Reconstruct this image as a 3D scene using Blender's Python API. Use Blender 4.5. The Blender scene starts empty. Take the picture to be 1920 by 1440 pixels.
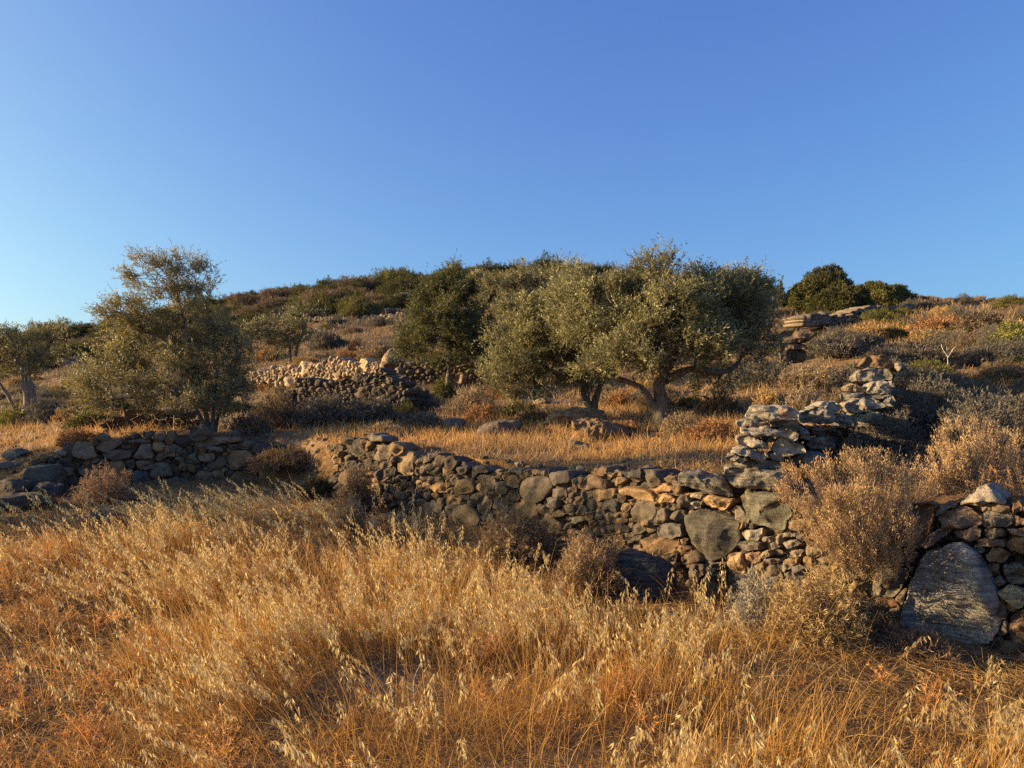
import bpy, math, random
import numpy as np
from mathutils import Vector

sc = bpy.context.scene
COL = sc.collection
R = math.radians

# ------------------------------------------------------------------ camera, world, sun, exposure
F_PX = 1920 * 26 / 36.0            # focal length in photo pixels
EYE, HZ, CX = 1.6, 740.0, 960.0    # eye height, horizon row, centre column
cd = bpy.data.cameras.new('camera'); cam = bpy.data.objects.new('camera', cd); COL.objects.link(cam)
cam.location = (0, 0, EYE); cam.rotation_euler = (R(90), 0, 0)
cd.sensor_width = 36; cd.lens = 26; cd.shift_y = 20 / 1920; cd.clip_start = 0.05; cd.clip_end = 2000
sc.camera = cam

SUN_AZ, SUN_EL = -84.0, 14.0       # degrees clockwise from +Y, elevation
w = bpy.data.worlds.new('World'); sc.world = w; w.use_nodes = True
wn = w.node_tree.nodes; wl = w.node_tree.links
sky = wn.new('ShaderNodeTexSky'); sky.sky_type = 'NISHITA'; sky.sun_disc = False
sky.sun_elevation = R(SUN_EL); sky.sun_rotation = R(SUN_AZ)
sky.air_density = 0.7; sky.dust_density = 2.0; sky.ozone_density = 5.0
EXPO = 1.35
# the sky's own gradient, toned per channel the way the phone exposed it
k0 = wn.new('ShaderNodeVectorMath'); k0.operation = 'SCALE'; k0.inputs['Scale'].default_value = 0.1
sep = wn.new('ShaderNodeSeparateColor'); com = wn.new('ShaderNodeCombineColor')
wl.new(sky.outputs[0], k0.inputs[0]); wl.new(k0.outputs[0], sep.inputs[0])
SK = 1 / (0.15 * 2 ** EXPO)
for i_, (g_, t_) in enumerate(((.89, 2.0), (.88, 2.12), (.47, 1.34))):
    pw = wn.new('ShaderNodeMath'); pw.operation = 'POWER'; pw.inputs[1].default_value = g_
    mm = wn.new('ShaderNodeMath'); mm.operation = 'MULTIPLY'; mm.inputs[1].default_value = t_ * SK
    wl.new(sep.outputs[i_], pw.inputs[0]); wl.new(pw.outputs[0], mm.inputs[0]); wl.new(mm.outputs[0], com.inputs[i_])
wl.new(com.outputs[0], wn['Background'].inputs[0]); wn['Background'].inputs[1].default_value = 0.15
sd = bpy.data.lights.new('sun', 'SUN'); sun = bpy.data.objects.new('sun', sd); COL.objects.link(sun)
sd.energy = 5.0; sd.angle = R(0.5); sd.color = (1.0, 0.73, 0.40)
tosun = Vector((math.sin(R(SUN_AZ)) * math.cos(R(SUN_EL)), math.cos(R(SUN_AZ)) * math.cos(R(SUN_EL)), math.sin(R(SUN_EL))))
sun.rotation_euler = tosun.to_track_quat('Z', 'Y').to_euler(); sun.location = (-30, 12, 20)
sc.view_settings.view_transform = 'Standard'; sc.view_settings.look = 'None'
sc.view_settings.exposure = EXPO; sc.view_settings.gamma = 1.0
sc.render.engine = 'CYCLES'
sc.cycles.use_denoising = False
sc.cycles.max_bounces = 5; sc.cycles.diffuse_bounces = 3; sc.cycles.transmission_bounces = 4

rng = np.random.default_rng(7)

# ------------------------------------------------------------------ numeric helpers
def _hash(ix, iy, iz, seed):
    n = (ix * 73856093) ^ (iy * 19349663) ^ (iz * 83492791) ^ (seed * 2654435761 & 0x7fffffff)
    n = (n ^ (n >> 13)) * 1274126177 & 0x7fffffff
    n = (n ^ (n >> 16)) & 0x7fffffff
    return (n % 100003) / 50001.5 - 1.0
def vnoise(p, seed=0):
    p = np.asarray(p, float); i = np.floor(p).astype(np.int64); f = p - i; f = f * f * (3 - 2 * f)
    out = 0
    for dx in (0, 1):
        wx = f[..., 0] if dx else 1 - f[..., 0]
        for dy in (0, 1):
            wy = f[..., 1] if dy else 1 - f[..., 1]
            for dz in (0, 1):
                wz = f[..., 2] if dz else 1 - f[..., 2]
                out = out + wx * wy * wz * _hash(i[..., 0] + dx, i[..., 1] + dy, i[..., 2] + dz, seed)
    return out
def fbm(p, octv=3, seed=0):
    a, s, o = 1.0, 0.0, np.asarray(p, float)
    for k in range(octv):
        s = s + a * vnoise(o, seed + k * 17); a *= .5; o = o * 2.03
    return s
def nrm(v): return v / np.maximum(np.linalg.norm(v, axis=-1, keepdims=True), 1e-9)
def sstep(x): x = np.clip(x, 0, 1); return x * x * (3 - 2 * x)
def pt(px, py, Y): return np.array([(px - CX) / F_PX * Y, Y, EYE + (HZ - py) / F_PX * Y])

class Acc:
    """collects vertices, faces and colours for one mesh"""
    def __init__(s): s.V = []; s.F = []; s.C = []; s.n = 0
    def add(s, V, F, C):
        V = np.asarray(V, float).reshape(-1, 3); F = np.asarray(F, np.int64)
        C = np.asarray(C, float)
        if C.ndim == 1: C = np.broadcast_to(C, (len(V), 3))
        s.V.append(V); s.F.append(F + s.n); s.C.append(C); s.n += len(V)
    def build(s, name, mat, parent=None, smooth=False, origin=None):
        me = bpy.data.meshes.new(name)
        V = np.concatenate(s.V); C = np.concatenate(s.C)
        if origin is not None: V = V - np.asarray(origin)
        loops = np.concatenate([f.ravel() for f in s.F]); sizes = np.concatenate([np.full(len(f), f.shape[1]) for f in s.F])
        me.vertices.add(len(V)); me.vertices.foreach_set('co', V.astype(np.float32).ravel())
        me.loops.add(len(loops)); me.loops.foreach_set('vertex_index', loops.astype(np.int32))
        me.polygons.add(len(sizes)); st = np.concatenate([[0], np.cumsum(sizes)[:-1]])
        me.polygons.foreach_set('loop_start', st.astype(np.int32))
        if smooth: me.polygons.foreach_set('use_smooth', np.ones(len(sizes), bool))
        at = me.color_attributes.new('col', 'FLOAT_COLOR', 'POINT')
        at.data.foreach_set('color', np.concatenate([C, np.ones((len(C), 1))], 1).astype(np.float32).ravel())
        me.update(calc_edges=True); me.validate()
        if mat: me.materials.append(mat)
        o = bpy.data.objects.new(name, me); COL.objects.link(o)
        if parent is not None: o.parent = parent
        if origin is not None and parent is None: o.location = Vector(origin)
        return o

def tag(o, label=None, cat=None, group=None, kind=None):
    if label: o['label'] = label
    if cat: o['category'] = cat
    if group: o['group'] = group
    if kind: o['kind'] = kind
    return o
def empty(name, loc, label, cat, group=None):
    o = bpy.data.objects.new(name, None); COL.objects.link(o); o.location = Vector(loc); o.empty_display_size = .1
    return tag(o, label, cat, group)

# ------------------------------------------------------------------ materials
def new_mat(name):
    m = bpy.data.materials.new(name); m.use_nodes = True; nt = m.node_tree
    for n in list(nt.nodes): nt.nodes.remove(n)
    return m, nt, nt.nodes, nt.links
def ramp(N, pts):
    r = N.new('ShaderNodeValToRGB'); e = r.color_ramp.elements
    e[0].position, e[0].color = pts[0][0], (*pts[0][1], 1); e[1].position, e[1].color = pts[-1][0], (*pts[-1][1], 1)
    for p, c in pts[1:-1]: k = e.new(p); k.color = (*c, 1)
    return r
def leaf_mat(name, transl=0.35, rough=0.6, spec=0.25, back=None):
    m, nt, N, L = new_mat(name)
    a = N.new('ShaderNodeAttribute'); a.attribute_name = 'col'
    out = N.new('ShaderNodeOutputMaterial'); b = N.new('ShaderNodeBsdfPrincipled'); t = N.new('ShaderNodeBsdfTranslucent'); mx = N.new('ShaderNodeMixShader')
    b.inputs['Roughness'].default_value = rough; b.inputs['Specular IOR Level'].default_value = spec
    src = a.outputs['Color']
    if back:
        g = N.new('ShaderNodeNewGeometry'); mc = N.new('ShaderNodeMix'); mc.data_type = 'RGBA'
        L.new(g.outputs['Backfacing'], mc.inputs['Factor']); L.new(src, mc.inputs[6]); mc.inputs[7].default_value = (*back, 1); src = mc.outputs[2]
    L.new(src, b.inputs['Base Color']); L.new(a.outputs['Color'], t.inputs['Color'])
    mx.inputs[0].default_value = transl
    L.new(b.outputs[0], mx.inputs[1]); L.new(t.outputs[0], mx.inputs[2]); L.new(mx.outputs[0], out.inputs[0])
    return m
def stone_mat(name, streak=0.0, lichen=0.4, bump=0.5, scale=1.0, spots=None):
    m, nt, N, L = new_mat(name)
    a = N.new('ShaderNodeAttribute'); a.attribute_name = 'col'; g = N.new('ShaderNodeNewGeometry')
    out = N.new('ShaderNodeOutputMaterial'); b = N.new('ShaderNodeBsdfPrincipled'); b.inputs['Roughness'].default_value = .9; b.inputs['Specular IOR Level'].default_value = .2
    L.new(b.outputs[0], out.inputs[0])
    def noise(sc_, det, rgh, vec=None):
        n = N.new('ShaderNodeTexNoise'); n.inputs['Scale'].default_value = sc_; n.inputs['Detail'].default_value = det; n.inputs['Roughness'].default_value = rgh
        L.new(vec or g.outputs['Position'], n.inputs['Vector']); return n
    n1 = noise(9 * scale, 6, .7); n2 = noise(42 * scale, 4, .7); n3 = noise(130 * scale, 2, .6)
    r1 = ramp(N, [(.28, (.50, .50, .52)), (.5, (1, 1, 1)), (.75, (1.35, 1.28, 1.15))]); L.new(n1.outputs['Fac'], r1.inputs[0])
    mu = N.new('ShaderNodeMix'); mu.data_type = 'RGBA'; mu.blend_type = 'MULTIPLY'; mu.inputs['Factor'].default_value = 1
    L.new(a.outputs['Color'], mu.inputs[6]); L.new(r1.outputs[0], mu.inputs[7])
    r2 = ramp(N, [(.3, (.55, .55, .55)), (.55, (1, 1, 1)), (.8, (1.25, 1.25, 1.2))]); L.new(n2.outputs['Fac'], r2.inputs[0])
    m2 = N.new('ShaderNodeMix'); m2.data_type = 'RGBA'; m2.blend_type = 'MULTIPLY'; m2.inputs['Factor'].default_value = 1
    L.new(mu.outputs[2], m2.inputs[6]); L.new(r2.outputs[0], m2.inputs[7]); src = m2.outputs[2]
    # pale lichen blotches
    r3 = ramp(N, [(.60, (0, 0, 0)), (.70, (1, 1, 1))]); nl = noise(24 * scale, 8, .8); L.new(nl.outputs['Fac'], r3.inputs[0])
    ml = N.new('ShaderNodeMix'); ml.data_type = 'RGBA'; ml.inputs[7].default_value = (.38, .36, .31, 1)
    mf = N.new('ShaderNodeMath'); mf.operation = 'MULTIPLY'; mf.inputs[1].default_value = lichen; L.new(r3.outputs[0], mf.inputs[0]); L.new(mf.outputs[0], ml.inputs['Factor'])
    L.new(src, ml.inputs[6]); src = ml.outputs[2]
    hgt = N.new('ShaderNodeMath'); hgt.operation = 'ADD'; L.new(n2.outputs['Fac'], hgt.inputs[0]); L.new(n3.outputs['Fac'], hgt.inputs[1]); h = hgt.outputs[0]
    if streak:
        mp = N.new('ShaderNodeMapping'); mp.inputs['Rotation'].default_value = (R(8), R(-14), R(0)); mp.inputs['Scale'].default_value = (4, 4, 60)
        L.new(g.outputs['Position'], mp.inputs['Vector']); ns = noise(1.0, 5, .65, mp.outputs[0])
        rs = ramp(N, [(.36, (.42, .43, .45)), (.5, (.95, .95, .95)), (.62, (1.6, 1.55, 1.4))]); L.new(ns.outputs['Fac'], rs.inputs[0])
        ms = N.new('ShaderNodeMix'); ms.data_type = 'RGBA'; ms.blend_type = 'MULTIPLY'; ms.inputs['Factor'].default_value = streak
        L.new(src, ms.inputs[6]); L.new(rs.outputs[0], ms.inputs[7]); src = ms.outputs[2]
        h2 = N.new('ShaderNodeMath'); h2.operation = 'MULTIPLY_ADD'; h2.inputs[1].default_value = 1.6; L.new(ns.outputs['Fac'], h2.inputs[0]); L.new(h, h2.inputs[2]); h = h2.outputs[0]
    if spots:
        ws = N.new('ShaderNodeTexNoise'); ws.inputs['Scale'].default_value = 40; L.new(g.outputs['Position'], ws.inputs['Vector'])
        dd = N.new('ShaderNodeVectorMath'); dd.operation = 'DISTANCE'; dd.inputs[1].default_value = spots[0]; L.new(g.outputs['Position'], dd.inputs[0])
        ad = N.new('ShaderNodeMath'); ad.operation = 'MULTIPLY_ADD'; ad.inputs[1].default_value = .09; L.new(ws.outputs['Fac'], ad.inputs[0]); L.new(dd.outputs['Value'], ad.inputs[2])
        rr = ramp(N, [(spots[1] + .035, (1, 1, 1)), (spots[1] + .055, (0, 0, 0))]); L.new(ad.outputs[0], rr.inputs[0])
        mo = N.new('ShaderNodeMix'); mo.data_type = 'RGBA'; mo.inputs[7].default_value = (.50, .13, .02, 1); L.new(rr.outputs[0], mo.inputs['Factor']); L.new(src, mo.inputs[6]); src = mo.outputs[2]
    L.new(src, b.inputs['Base Color'])
    bp = N.new('ShaderNodeBump'); bp.inputs['Strength'].default_value = bump; bp.inputs['Distance'].default_value = .012; L.new(h, bp.inputs['Height']); L.new(bp.outputs[0], b.inputs['Normal'])
    return m
M = {}
M['rubble'] = stone_mat('rubble_stone', 0, .35, .6)
M['schist'] = stone_mat('banded_schist', .85, .30, .8)
M['slab'] = stone_mat('grey_slab_stone', .45, .5, .8)
M['far_stone'] = stone_mat('far_stone', 0, .2, .4, .4)
M['straw'] = leaf_mat('dry_straw', .36, .55, .3)
M['leaf'] = leaf_mat('olive_leaf', .34, .5, .35, back=(.25, .235, .12))
M['needle'] = leaf_mat('juniper_leaf', .30, .6, .2)
M['twig'] = leaf_mat('shrub_twig', .25, .8, .1)
def bark_mat():
    m, nt, N, L = new_mat('olive_bark'); a = N.new('ShaderNodeAttribute'); a.attribute_name = 'col'
    out = N.new('ShaderNodeOutputMaterial'); b = N.new('ShaderNodeBsdfPrincipled'); b.inputs['Roughness'].default_value = .9
    tc = N.new('ShaderNodeTexCoord'); mp = N.new('ShaderNodeMapping'); mp.inputs['Scale'].default_value = (28, 28, 6); L.new(tc.outputs['Object'], mp.inputs[0])
    n = N.new('ShaderNodeTexNoise'); n.inputs['Scale'].default_value = 1; n.inputs['Detail'].default_value = 6; L.new(mp.outputs[0], n.inputs['Vector'])
    r = ramp(N, [(.3, (.45, .45, .45)), (.7, (1.5, 1.45, 1.35))]); L.new(n.outputs['Fac'], r.inputs[0])
    mu = N.new('ShaderNodeMix'); mu.data_type = 'RGBA'; mu.blend_type = 'MULTIPLY'; mu.inputs['Factor'].default_value = 1
    L.new(a.outputs['Color'], mu.inputs[6]); L.new(r.outputs[0], mu.inputs[7]); L.new(mu.outputs[2], b.inputs['Base Color'])
    bp = N.new('ShaderNodeBump'); bp.inputs['Distance'].default_value = .02; bp.inputs['Strength'].default_value = .8; L.new(n.outputs['Fac'], bp.inputs['Height']); L.new(bp.outputs[0], b.inputs['Normal'])
    L.new(b.outputs[0], out.inputs[0]); return m
M['bark'] = bark_mat()
def ground_mat():
    m, nt, N, L = new_mat('dry_earth'); g = N.new('ShaderNodeNewGeometry')
    out = N.new('ShaderNodeOutputMaterial'); b = N.new('ShaderNodeBsdfPrincipled'); b.inputs['Roughness'].default_value = .95; b.inputs['Specular IOR Level'].default_value = .1
    a = N.new('ShaderNodeAttribute'); a.attribute_name = 'col'
    n1 = N.new('ShaderNodeTexNoise'); n1.inputs['Scale'].default_value = 6; n1.inputs['Detail'].default_value = 9; n1.inputs['Roughness'].default_value = .75; L.new(g.outputs['Position'], n1.inputs['Vector'])
    r = ramp(N, [(.3, (.50, .45, .40)), (.5, (.95, .95, .95)), (.7, (1.5, 1.45, 1.3))]); L.new(n1.outputs['Fac'], r.inputs[0])
    v = N.new('ShaderNodeTexVoronoi'); v.inputs['Scale'].default_value = 30; L.new(g.outputs['Position'], v.inputs['Vector'])
    r2 = ramp(N, [(.12, (1.25, 1.2, 1.1)), (.5, (.85, .85, .85))]); L.new(v.outputs['Distance'], r2.inputs[0])
    mu = N.new('ShaderNodeMix'); mu.data_type = 'RGBA'; mu.blend_type = 'MULTIPLY'; mu.inputs['Factor'].default_value = 1
    m2 = N.new('ShaderNodeMix'); m2.data_type = 'RGBA'; m2.blend_type = 'MULTIPLY'; m2.inputs['Factor'].default_value = 1
    L.new(a.outputs['Color'], mu.inputs[6]); L.new(r.outputs[0], mu.inputs[7]); L.new(mu.outputs[2], m2.inputs[6]); L.new(r2.outputs[0], m2.inputs[7])
    L.new(m2.outputs[2], b.inputs['Base Color'])
    bp = N.new('ShaderNodeBump'); bp.inputs['Distance'].default_value = .03; bp.inputs['Strength'].default_value = .7; L.new(n1.outputs['Fac'], bp.inputs['Height']); L.new(bp.outputs[0], b.inputs['Normal'])
    L.new(b.outputs[0], out.inputs[0]); return m
M['ground'] = ground_mat()

# ------------------------------------------------------------------ terrain height field
def interp_table(cols, ys, rows):
    """rows[c][k] = photo row of the ground at distance ys[k]; returns z table"""
    ys = np.array(ys, float); rows = np.array(rows, float)
    return EYE + (HZ - rows) / F_PX * ys[None, :]
T_COLS = np.array([-700, 0, 200, 400, 600, 800, 1000, 1200, 1400, 1600, 1800, 2000, 2700], float)
T_YS = np.array([6, 8, 10, 12, 14, 16, 20, 25, 28, 40, 60, 90, 130, 220], float)
T_ROWS = [
    [1040, 970, 925, 895, 865, 840, 805, 780, 770, 740, 705, 672, 668, 690],
    [1030, 960, 915, 875, 850, 830, 797, 770, 760, 728, 690, 645, 650, 680],
    [ 960, 905, 862, 828, 800, 780, 758, 738, 728, 700, 665, 618, 625, 665],
    [ 945, 890, 848, 818, 803, 792, 772, 752, 742, 695, 645, 576, 590, 640],
    [ 935, 880, 842, 815, 800, 782, 748, 718, 690, 642, 602, 545, 565, 620],
    [ 930, 880, 848, 818, 795, 775, 742, 700, 675, 625, 582, 528, 552, 610],
    [ 925, 885, 848, 812, 782, 765, 735, 692, 672, 612, 560, 512, 540, 600],
    [ 905, 872, 838, 802, 778, 758, 718, 675, 655, 592, 545, 520, 550, 610],
    [ 900, 860, 825, 790, 755, 732, 690, 642, 620, 562, 545, 575, 610, 650],
    [ 905, 862, 812, 765, 722, 690, 640, 598, 580, 562, 590, 620, 650, 680],
    [ 900, 845, 795, 748, 708, 675, 630, 592, 575, 572, 600, 630, 655, 680],
    [ 890, 830, 775, 730, 690, 655, 600, 562, 560, 580, 610, 640, 660, 680],
    [ 860, 800, 745, 700, 660, 625, 570, 545, 555, 590, 620, 650, 670, 690]]
ZT = interp_table(T_COLS, T_YS, T_ROWS)
# resample densely and smooth
_LY = np.linspace(math.log(5), math.log(220), 160); _PX = np.linspace(-700, 2700, 86)
_Zd = np.array([np.interp(np.exp(_LY), T_YS, ZT[c]) for c in range(len(T_COLS))])
_Zd = np.array([np.interp(_PX, T_COLS, _Zd[:, k]) for k in range(len(_LY))]).T
def _sm(a, n, ax):
    k = np.hanning(n * 2 + 3)[1:-1]; k /= k.sum(); pad = [(0, 0), (0, 0)]; pad[ax] = (n, n)
    b = np.pad(a, pad, mode='edge'); return np.apply_along_axis(lambda v: np.convolve(v, k, 'valid'), ax, b)
_Zd = _sm(_sm(_Zd, 3, 0), 3, 1)
WX = np.array([-3000, -600, 0, 60, 200, 400, 480, 540, 600, 640, 700, 850, 1000, 1250, 1500, 1750, 2000, 2600, 6000], float)
WY = np.array([14, 13, 11.5, 11.3, 11.8, 12.2, 12.2, 11.8, 11.1, 10.6, 10.1, 9.0, 7.9, 6.4, 5.5, 4.9, 4.4, 3.6, 2.6], float)
def wall_y(px): return np.interp(px, WX, WY)
def zup(x, y):
    yy = np.clip(y, 5.01, 219); px = np.clip(CX + F_PX * x / np.maximum(y, 2.0), -699, 2699)
    u = (px + 700) / 3400 * 85; v = (np.log(yy) - _LY[0]) / (_LY[-1] - _LY[0]) * 159
    i = np.clip(u.astype(int), 0, 84); j = np.clip(v.astype(int), 0, 158); fu = u - i; fv = v - j
    return (_Zd[i, j] * (1 - fu) * (1 - fv) + _Zd[i + 1, j] * fu * (1 - fv) + _Zd[i, j + 1] * (1 - fu) * fv + _Zd[i + 1, j + 1] * fu * fv)
def zlow(x, y): return 0.05 * np.clip(y - 8.5, 0, 4) * sstep((-x) / 3) + 0.0 * x
def height(x, y):
    x = np.asarray(x, float); y = np.asarray(y, float)
    x = np.nan_to_num(x); y = np.nan_to_num(y)
    p3 = np.stack([x, y, 0 * x], -1)
    px = CX + F_PX * x / np.maximum(y, 1.5)
    wy = wall_y(px); wid = np.interp(px, [-200, 0, 60, 460, 500, 560, 600, 660, 700], [4, 2.5, .35, .35, 1.2, 1.4, .9, .25, .25])
    off = np.interp(px, [-200, 0, 60, 460, 520, 600, 660], [-1.5, -1.0, .16, .16, -.5, -.2, .16])
    t = sstep((y - wy - off) / wid); t = np.where(y < 2.2, 0, t)
    up = zup(x, y)
    nz = fbm(p3 * .9, 3, 5) * .035
    far = np.clip((y - 14) / 40, 0, 1)
    nz = nz + far * fbm(p3 * .16, 3, 9) * .28 + np.clip((y - 9) / 20, 0, 1) * fbm(p3 * .5, 3, 11) * .07
    # dry terraces on the hill
    return zlow(x, y) * (1 - t) + up * t + nz

_gy = np.exp(np.linspace(math.log(2.0), math.log(150), 700)); _gp = np.arange(-420, 2421, 4.0)
_XG = (_gp[:, None] - CX) / F_PX * _gy[None]; _HG = height(_XG, np.broadcast_to(_gy, _XG.shape)); _RG = HZ - (_HG - EYE) / _gy * F_PX
def rows_at(px):
    u = np.clip((np.atleast_1d(np.asarray(px, float)) - _gp[0]) / 4, 0, len(_gp) - 1.001); i = u.astype(int); f = (u - i)[:, None]
    return _RG[i] * (1 - f) + _RG[i + 1] * f
def ground_hit(px, py, y0=0):
    """first point along the pixel's ray that lies on the ground (x, y, z arrays; the crest if the ray misses)"""
    px = np.atleast_1d(np.asarray(px, float)); py = np.broadcast_to(np.atleast_1d(np.asarray(py, float)), px.shape); Y = np.empty(len(px)); miss = np.zeros(len(px), bool)
    for a0 in range(0, len(px), 4000):
        row = rows_at(px[a0:a0 + 4000]); ok = (row <= py[a0:a0 + 4000, None]) & (_gy[None] > y0); hit = ok.any(1)
        k = np.where(hit, ok.argmax(1), np.where(_gy[None] > 12, row, 9e9).argmin(1)); Y[a0:a0 + 4000] = _gy[k]; miss[a0:a0 + 4000] = ~hit
    if len(px) > 1: Y[miss] = np.nan
    X = (px - CX) / F_PX * Y; return X, Y, height(X, np.where(np.isfinite(Y), Y, 10)) + 0 * Y
def gz(x, y): return float(height(np.array([x]), np.array([y]))[0])

def axis(a, b, d0, c0, c1, grow):
    pos = [c0]; s = d0
    core = list(np.arange(c0, c1, d0)); up = [core[-1]]; s = d0
    while up[-1] < b: s *= grow; up.append(up[-1] + s)
    dn = [c0]; s = d0
    while dn[-1] > a: s *= grow; dn.append(dn[-1] - s)
    return np.array(sorted(set(dn[1:])) + core + up[1:])
xs = axis(-420, 420, .075, -7.5, 6.5, 1.035); ys = axis(-60, 600, .075, 3.0, 14.0, 1.03)
GX, GY = np.meshgrid(xs, ys); GZ = height(GX, GY)
V = np.stack([GX, GY, GZ], -1).reshape(-1, 3)
nx, ny = len(xs), len(ys); idx = np.arange(nx * ny).reshape(ny, nx)
Fq = np.stack([idx[:-1, :-1], idx[:-1, 1:], idx[1:, 1:], idx[1:, :-1]], -1).reshape(-1, 4)
pn = fbm(V * np.array([.35, .35, 0]), 4, 3)[:, None]; pn2 = fbm(V * np.array([1.7, 1.7, 0]), 3, 31)[:, None]
earth = np.array([.135, .083, .045]); straw = np.array([.34, .19, .075]); grey = np.array([.20, .165, .13])
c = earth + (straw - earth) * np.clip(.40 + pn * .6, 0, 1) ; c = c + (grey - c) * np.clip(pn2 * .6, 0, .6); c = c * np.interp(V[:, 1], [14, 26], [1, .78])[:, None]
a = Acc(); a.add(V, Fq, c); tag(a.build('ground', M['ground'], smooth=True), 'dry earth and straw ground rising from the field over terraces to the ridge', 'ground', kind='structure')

# ------------------------------------------------------------------ stones
def chaikin(P, n=2, q=.22):
    for _ in range(n):
        Q = np.roll(P, -1, 0); P = np.stack([P * (1 - q) + Q * q, P * q + Q * (1 - q)], 1).reshape(-1, P.shape[1])
    return P
def resample(P, m):
    Q = np.vstack([P, P[:1]]); d = np.r_[0, np.cumsum(np.linalg.norm(np.diff(Q, axis=0), axis=1))]
    t = np.linspace(0, d[-1], m, endpoint=False); return np.stack([np.interp(t, d, Q[:, k]) for k in range(Q.shape[1])], 1)
WARM = np.array([.78, .69, .60])
def poly_stone(acc, pix, Yf, depth=.25, col=(.25, .2, .15), bulge=.04, gap=1.2, m=26, rings=6, seed=0, rough=.006, q=.22, tilt=.25, proud=0.0, strata=0.0):
    """a stone whose outline on the wall face is the pixel polygon; Yf(px) = distance of the face"""
    col = np.array(col) * WARM
    r = np.random.default_rng(seed + 101); P = np.array(pix, float); c0 = P.mean(0)
    d = P - c0; rad = np.linalg.norm(d, axis=1, keepdims=True); P = c0 + d * np.maximum(.55, (rad - gap) / rad)
    P = P + r.normal(0, .05, P.shape) * np.mean(rad); P = resample(chaikin(P, 1, q), m)
    proud = proud + r.normal(0, .012)
    Yc = float(Yf(c0[0])); s = Yc / F_PX
    ex = (Yf(c0[0] + 15) - Yf(c0[0] - 15)) / 30.0      # depth change per pixel
    C3 = pt(c0[0], c0[1], Yc)
    du = pt(c0[0] + 1, c0[1], Yc + ex) - C3; tx = nrm(du); su = np.linalg.norm(du)
    up = np.array([0, 0, 1.0]); nrmv = nrm(np.cross(tx, up)); nrmv = nrmv if nrmv[1] < 0 else -nrmv
    U = (P[:, 0] - c0[0]) * su; Vv = -(P[:, 1] - c0[1]) * s
    size = math.sqrt(max(1e-6, (U.max() - U.min()) * (Vv.max() - Vv.min())))
    bulge = min(bulge, size * .3); k = 4; offk = r.uniform(.5, 1.25, k); ang = r.uniform(0, 6.28, k); sl = r.uniform(.5, 2.3, k)
    tl = r.normal(0, tilt, 2)
    scl = list(1 - (np.arange(rings) / (rings - 1)) ** 1.5)[::-1]  # 0..1
    scl = [x for x in scl if x > .01]
    rows = []; un = np.stack([U, Vv], 1); ext = size / 2
    def h(u, v, t):
        pl = [offk[i] - (u * math.cos(ang[i]) + v * math.sin(ang[i])) / ext * sl[i] for i in range(k)]
        b = np.minimum(1.0, np.min(pl, 0)); return bulge * (np.clip(1 - t ** 5, 0, 1) ** .6) * (.1 + .9 * np.clip(b, -.7, 1)) + (u * tl[0] + v * tl[1]) * .5 * (1 - t ** 4)
    ctr = C3 + nrmv * (float(h(np.zeros(1), np.zeros(1), 0)[0]) + proud)
    for t in scl:
        u, v = U * t, Vv * t; rows.append(C3 + u[:, None] * tx + v[:, None] * up + (h(u, v, t) + proud)[:, None] * nrmv)
    for t, dd in ((1.02, .15), (1.0, .5), (.85, 1.0)):
        rows.append(C3 + (U * t)[:, None] * tx + (Vv * t)[:, None] * up - nrmv * (depth * dd - proud))
    Vt = np.vstack([ctr[None]] + rows); n = len(rows)
    nz = np.stack([fbm(Vt * 3.2 / max(size, .06) + seed * 3.1 + kk * 9, 3, seed + kk) for kk in range(3)], 1)
    Vt = Vt + nz * min(size * .05, .04)
    Vt = Vt + np.stack([fbm(Vt * 16 + kk * 5, 3, kk) for kk in range(3)], 1) * rough
    if strata:
        lv = (Vt @ up) + .12 * (Vt @ tx) + .02 * vnoise(Vt * 4, 3); sn = vnoise(np.stack([lv * 38, 0 * lv, lv * 0 + seed], -1), 7) + .6 * vnoise(np.stack([lv * 90, Vt @ tx * 5, lv * 0 + seed], -1), 8); Vt = Vt + nrmv * (strata * sn)[:, None]
    j = np.arange(m); Ft = np.stack([np.zeros(m, int), 1 + j, 1 + (j + 1) % m], 1)
    Fq = np.concatenate([np.stack([1 + q_ * m + j, 1 + q_ * m + (j + 1) % m, 1 + (q_ + 1) * m + (j + 1) % m, 1 + (q_ + 1) * m + j], 1) for q_ in range(n - 1)])[:, ::-1]
    Fb = (1 + (n - 1) * m + j)[None, :]
    acc.add(Vt, Ft, col); off = acc.n - len(Vt)
    acc.F.append(Fq[:, ::-1][:, ::-1] + off); acc.F.append(Fb[:, ::-1] + off)

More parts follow.
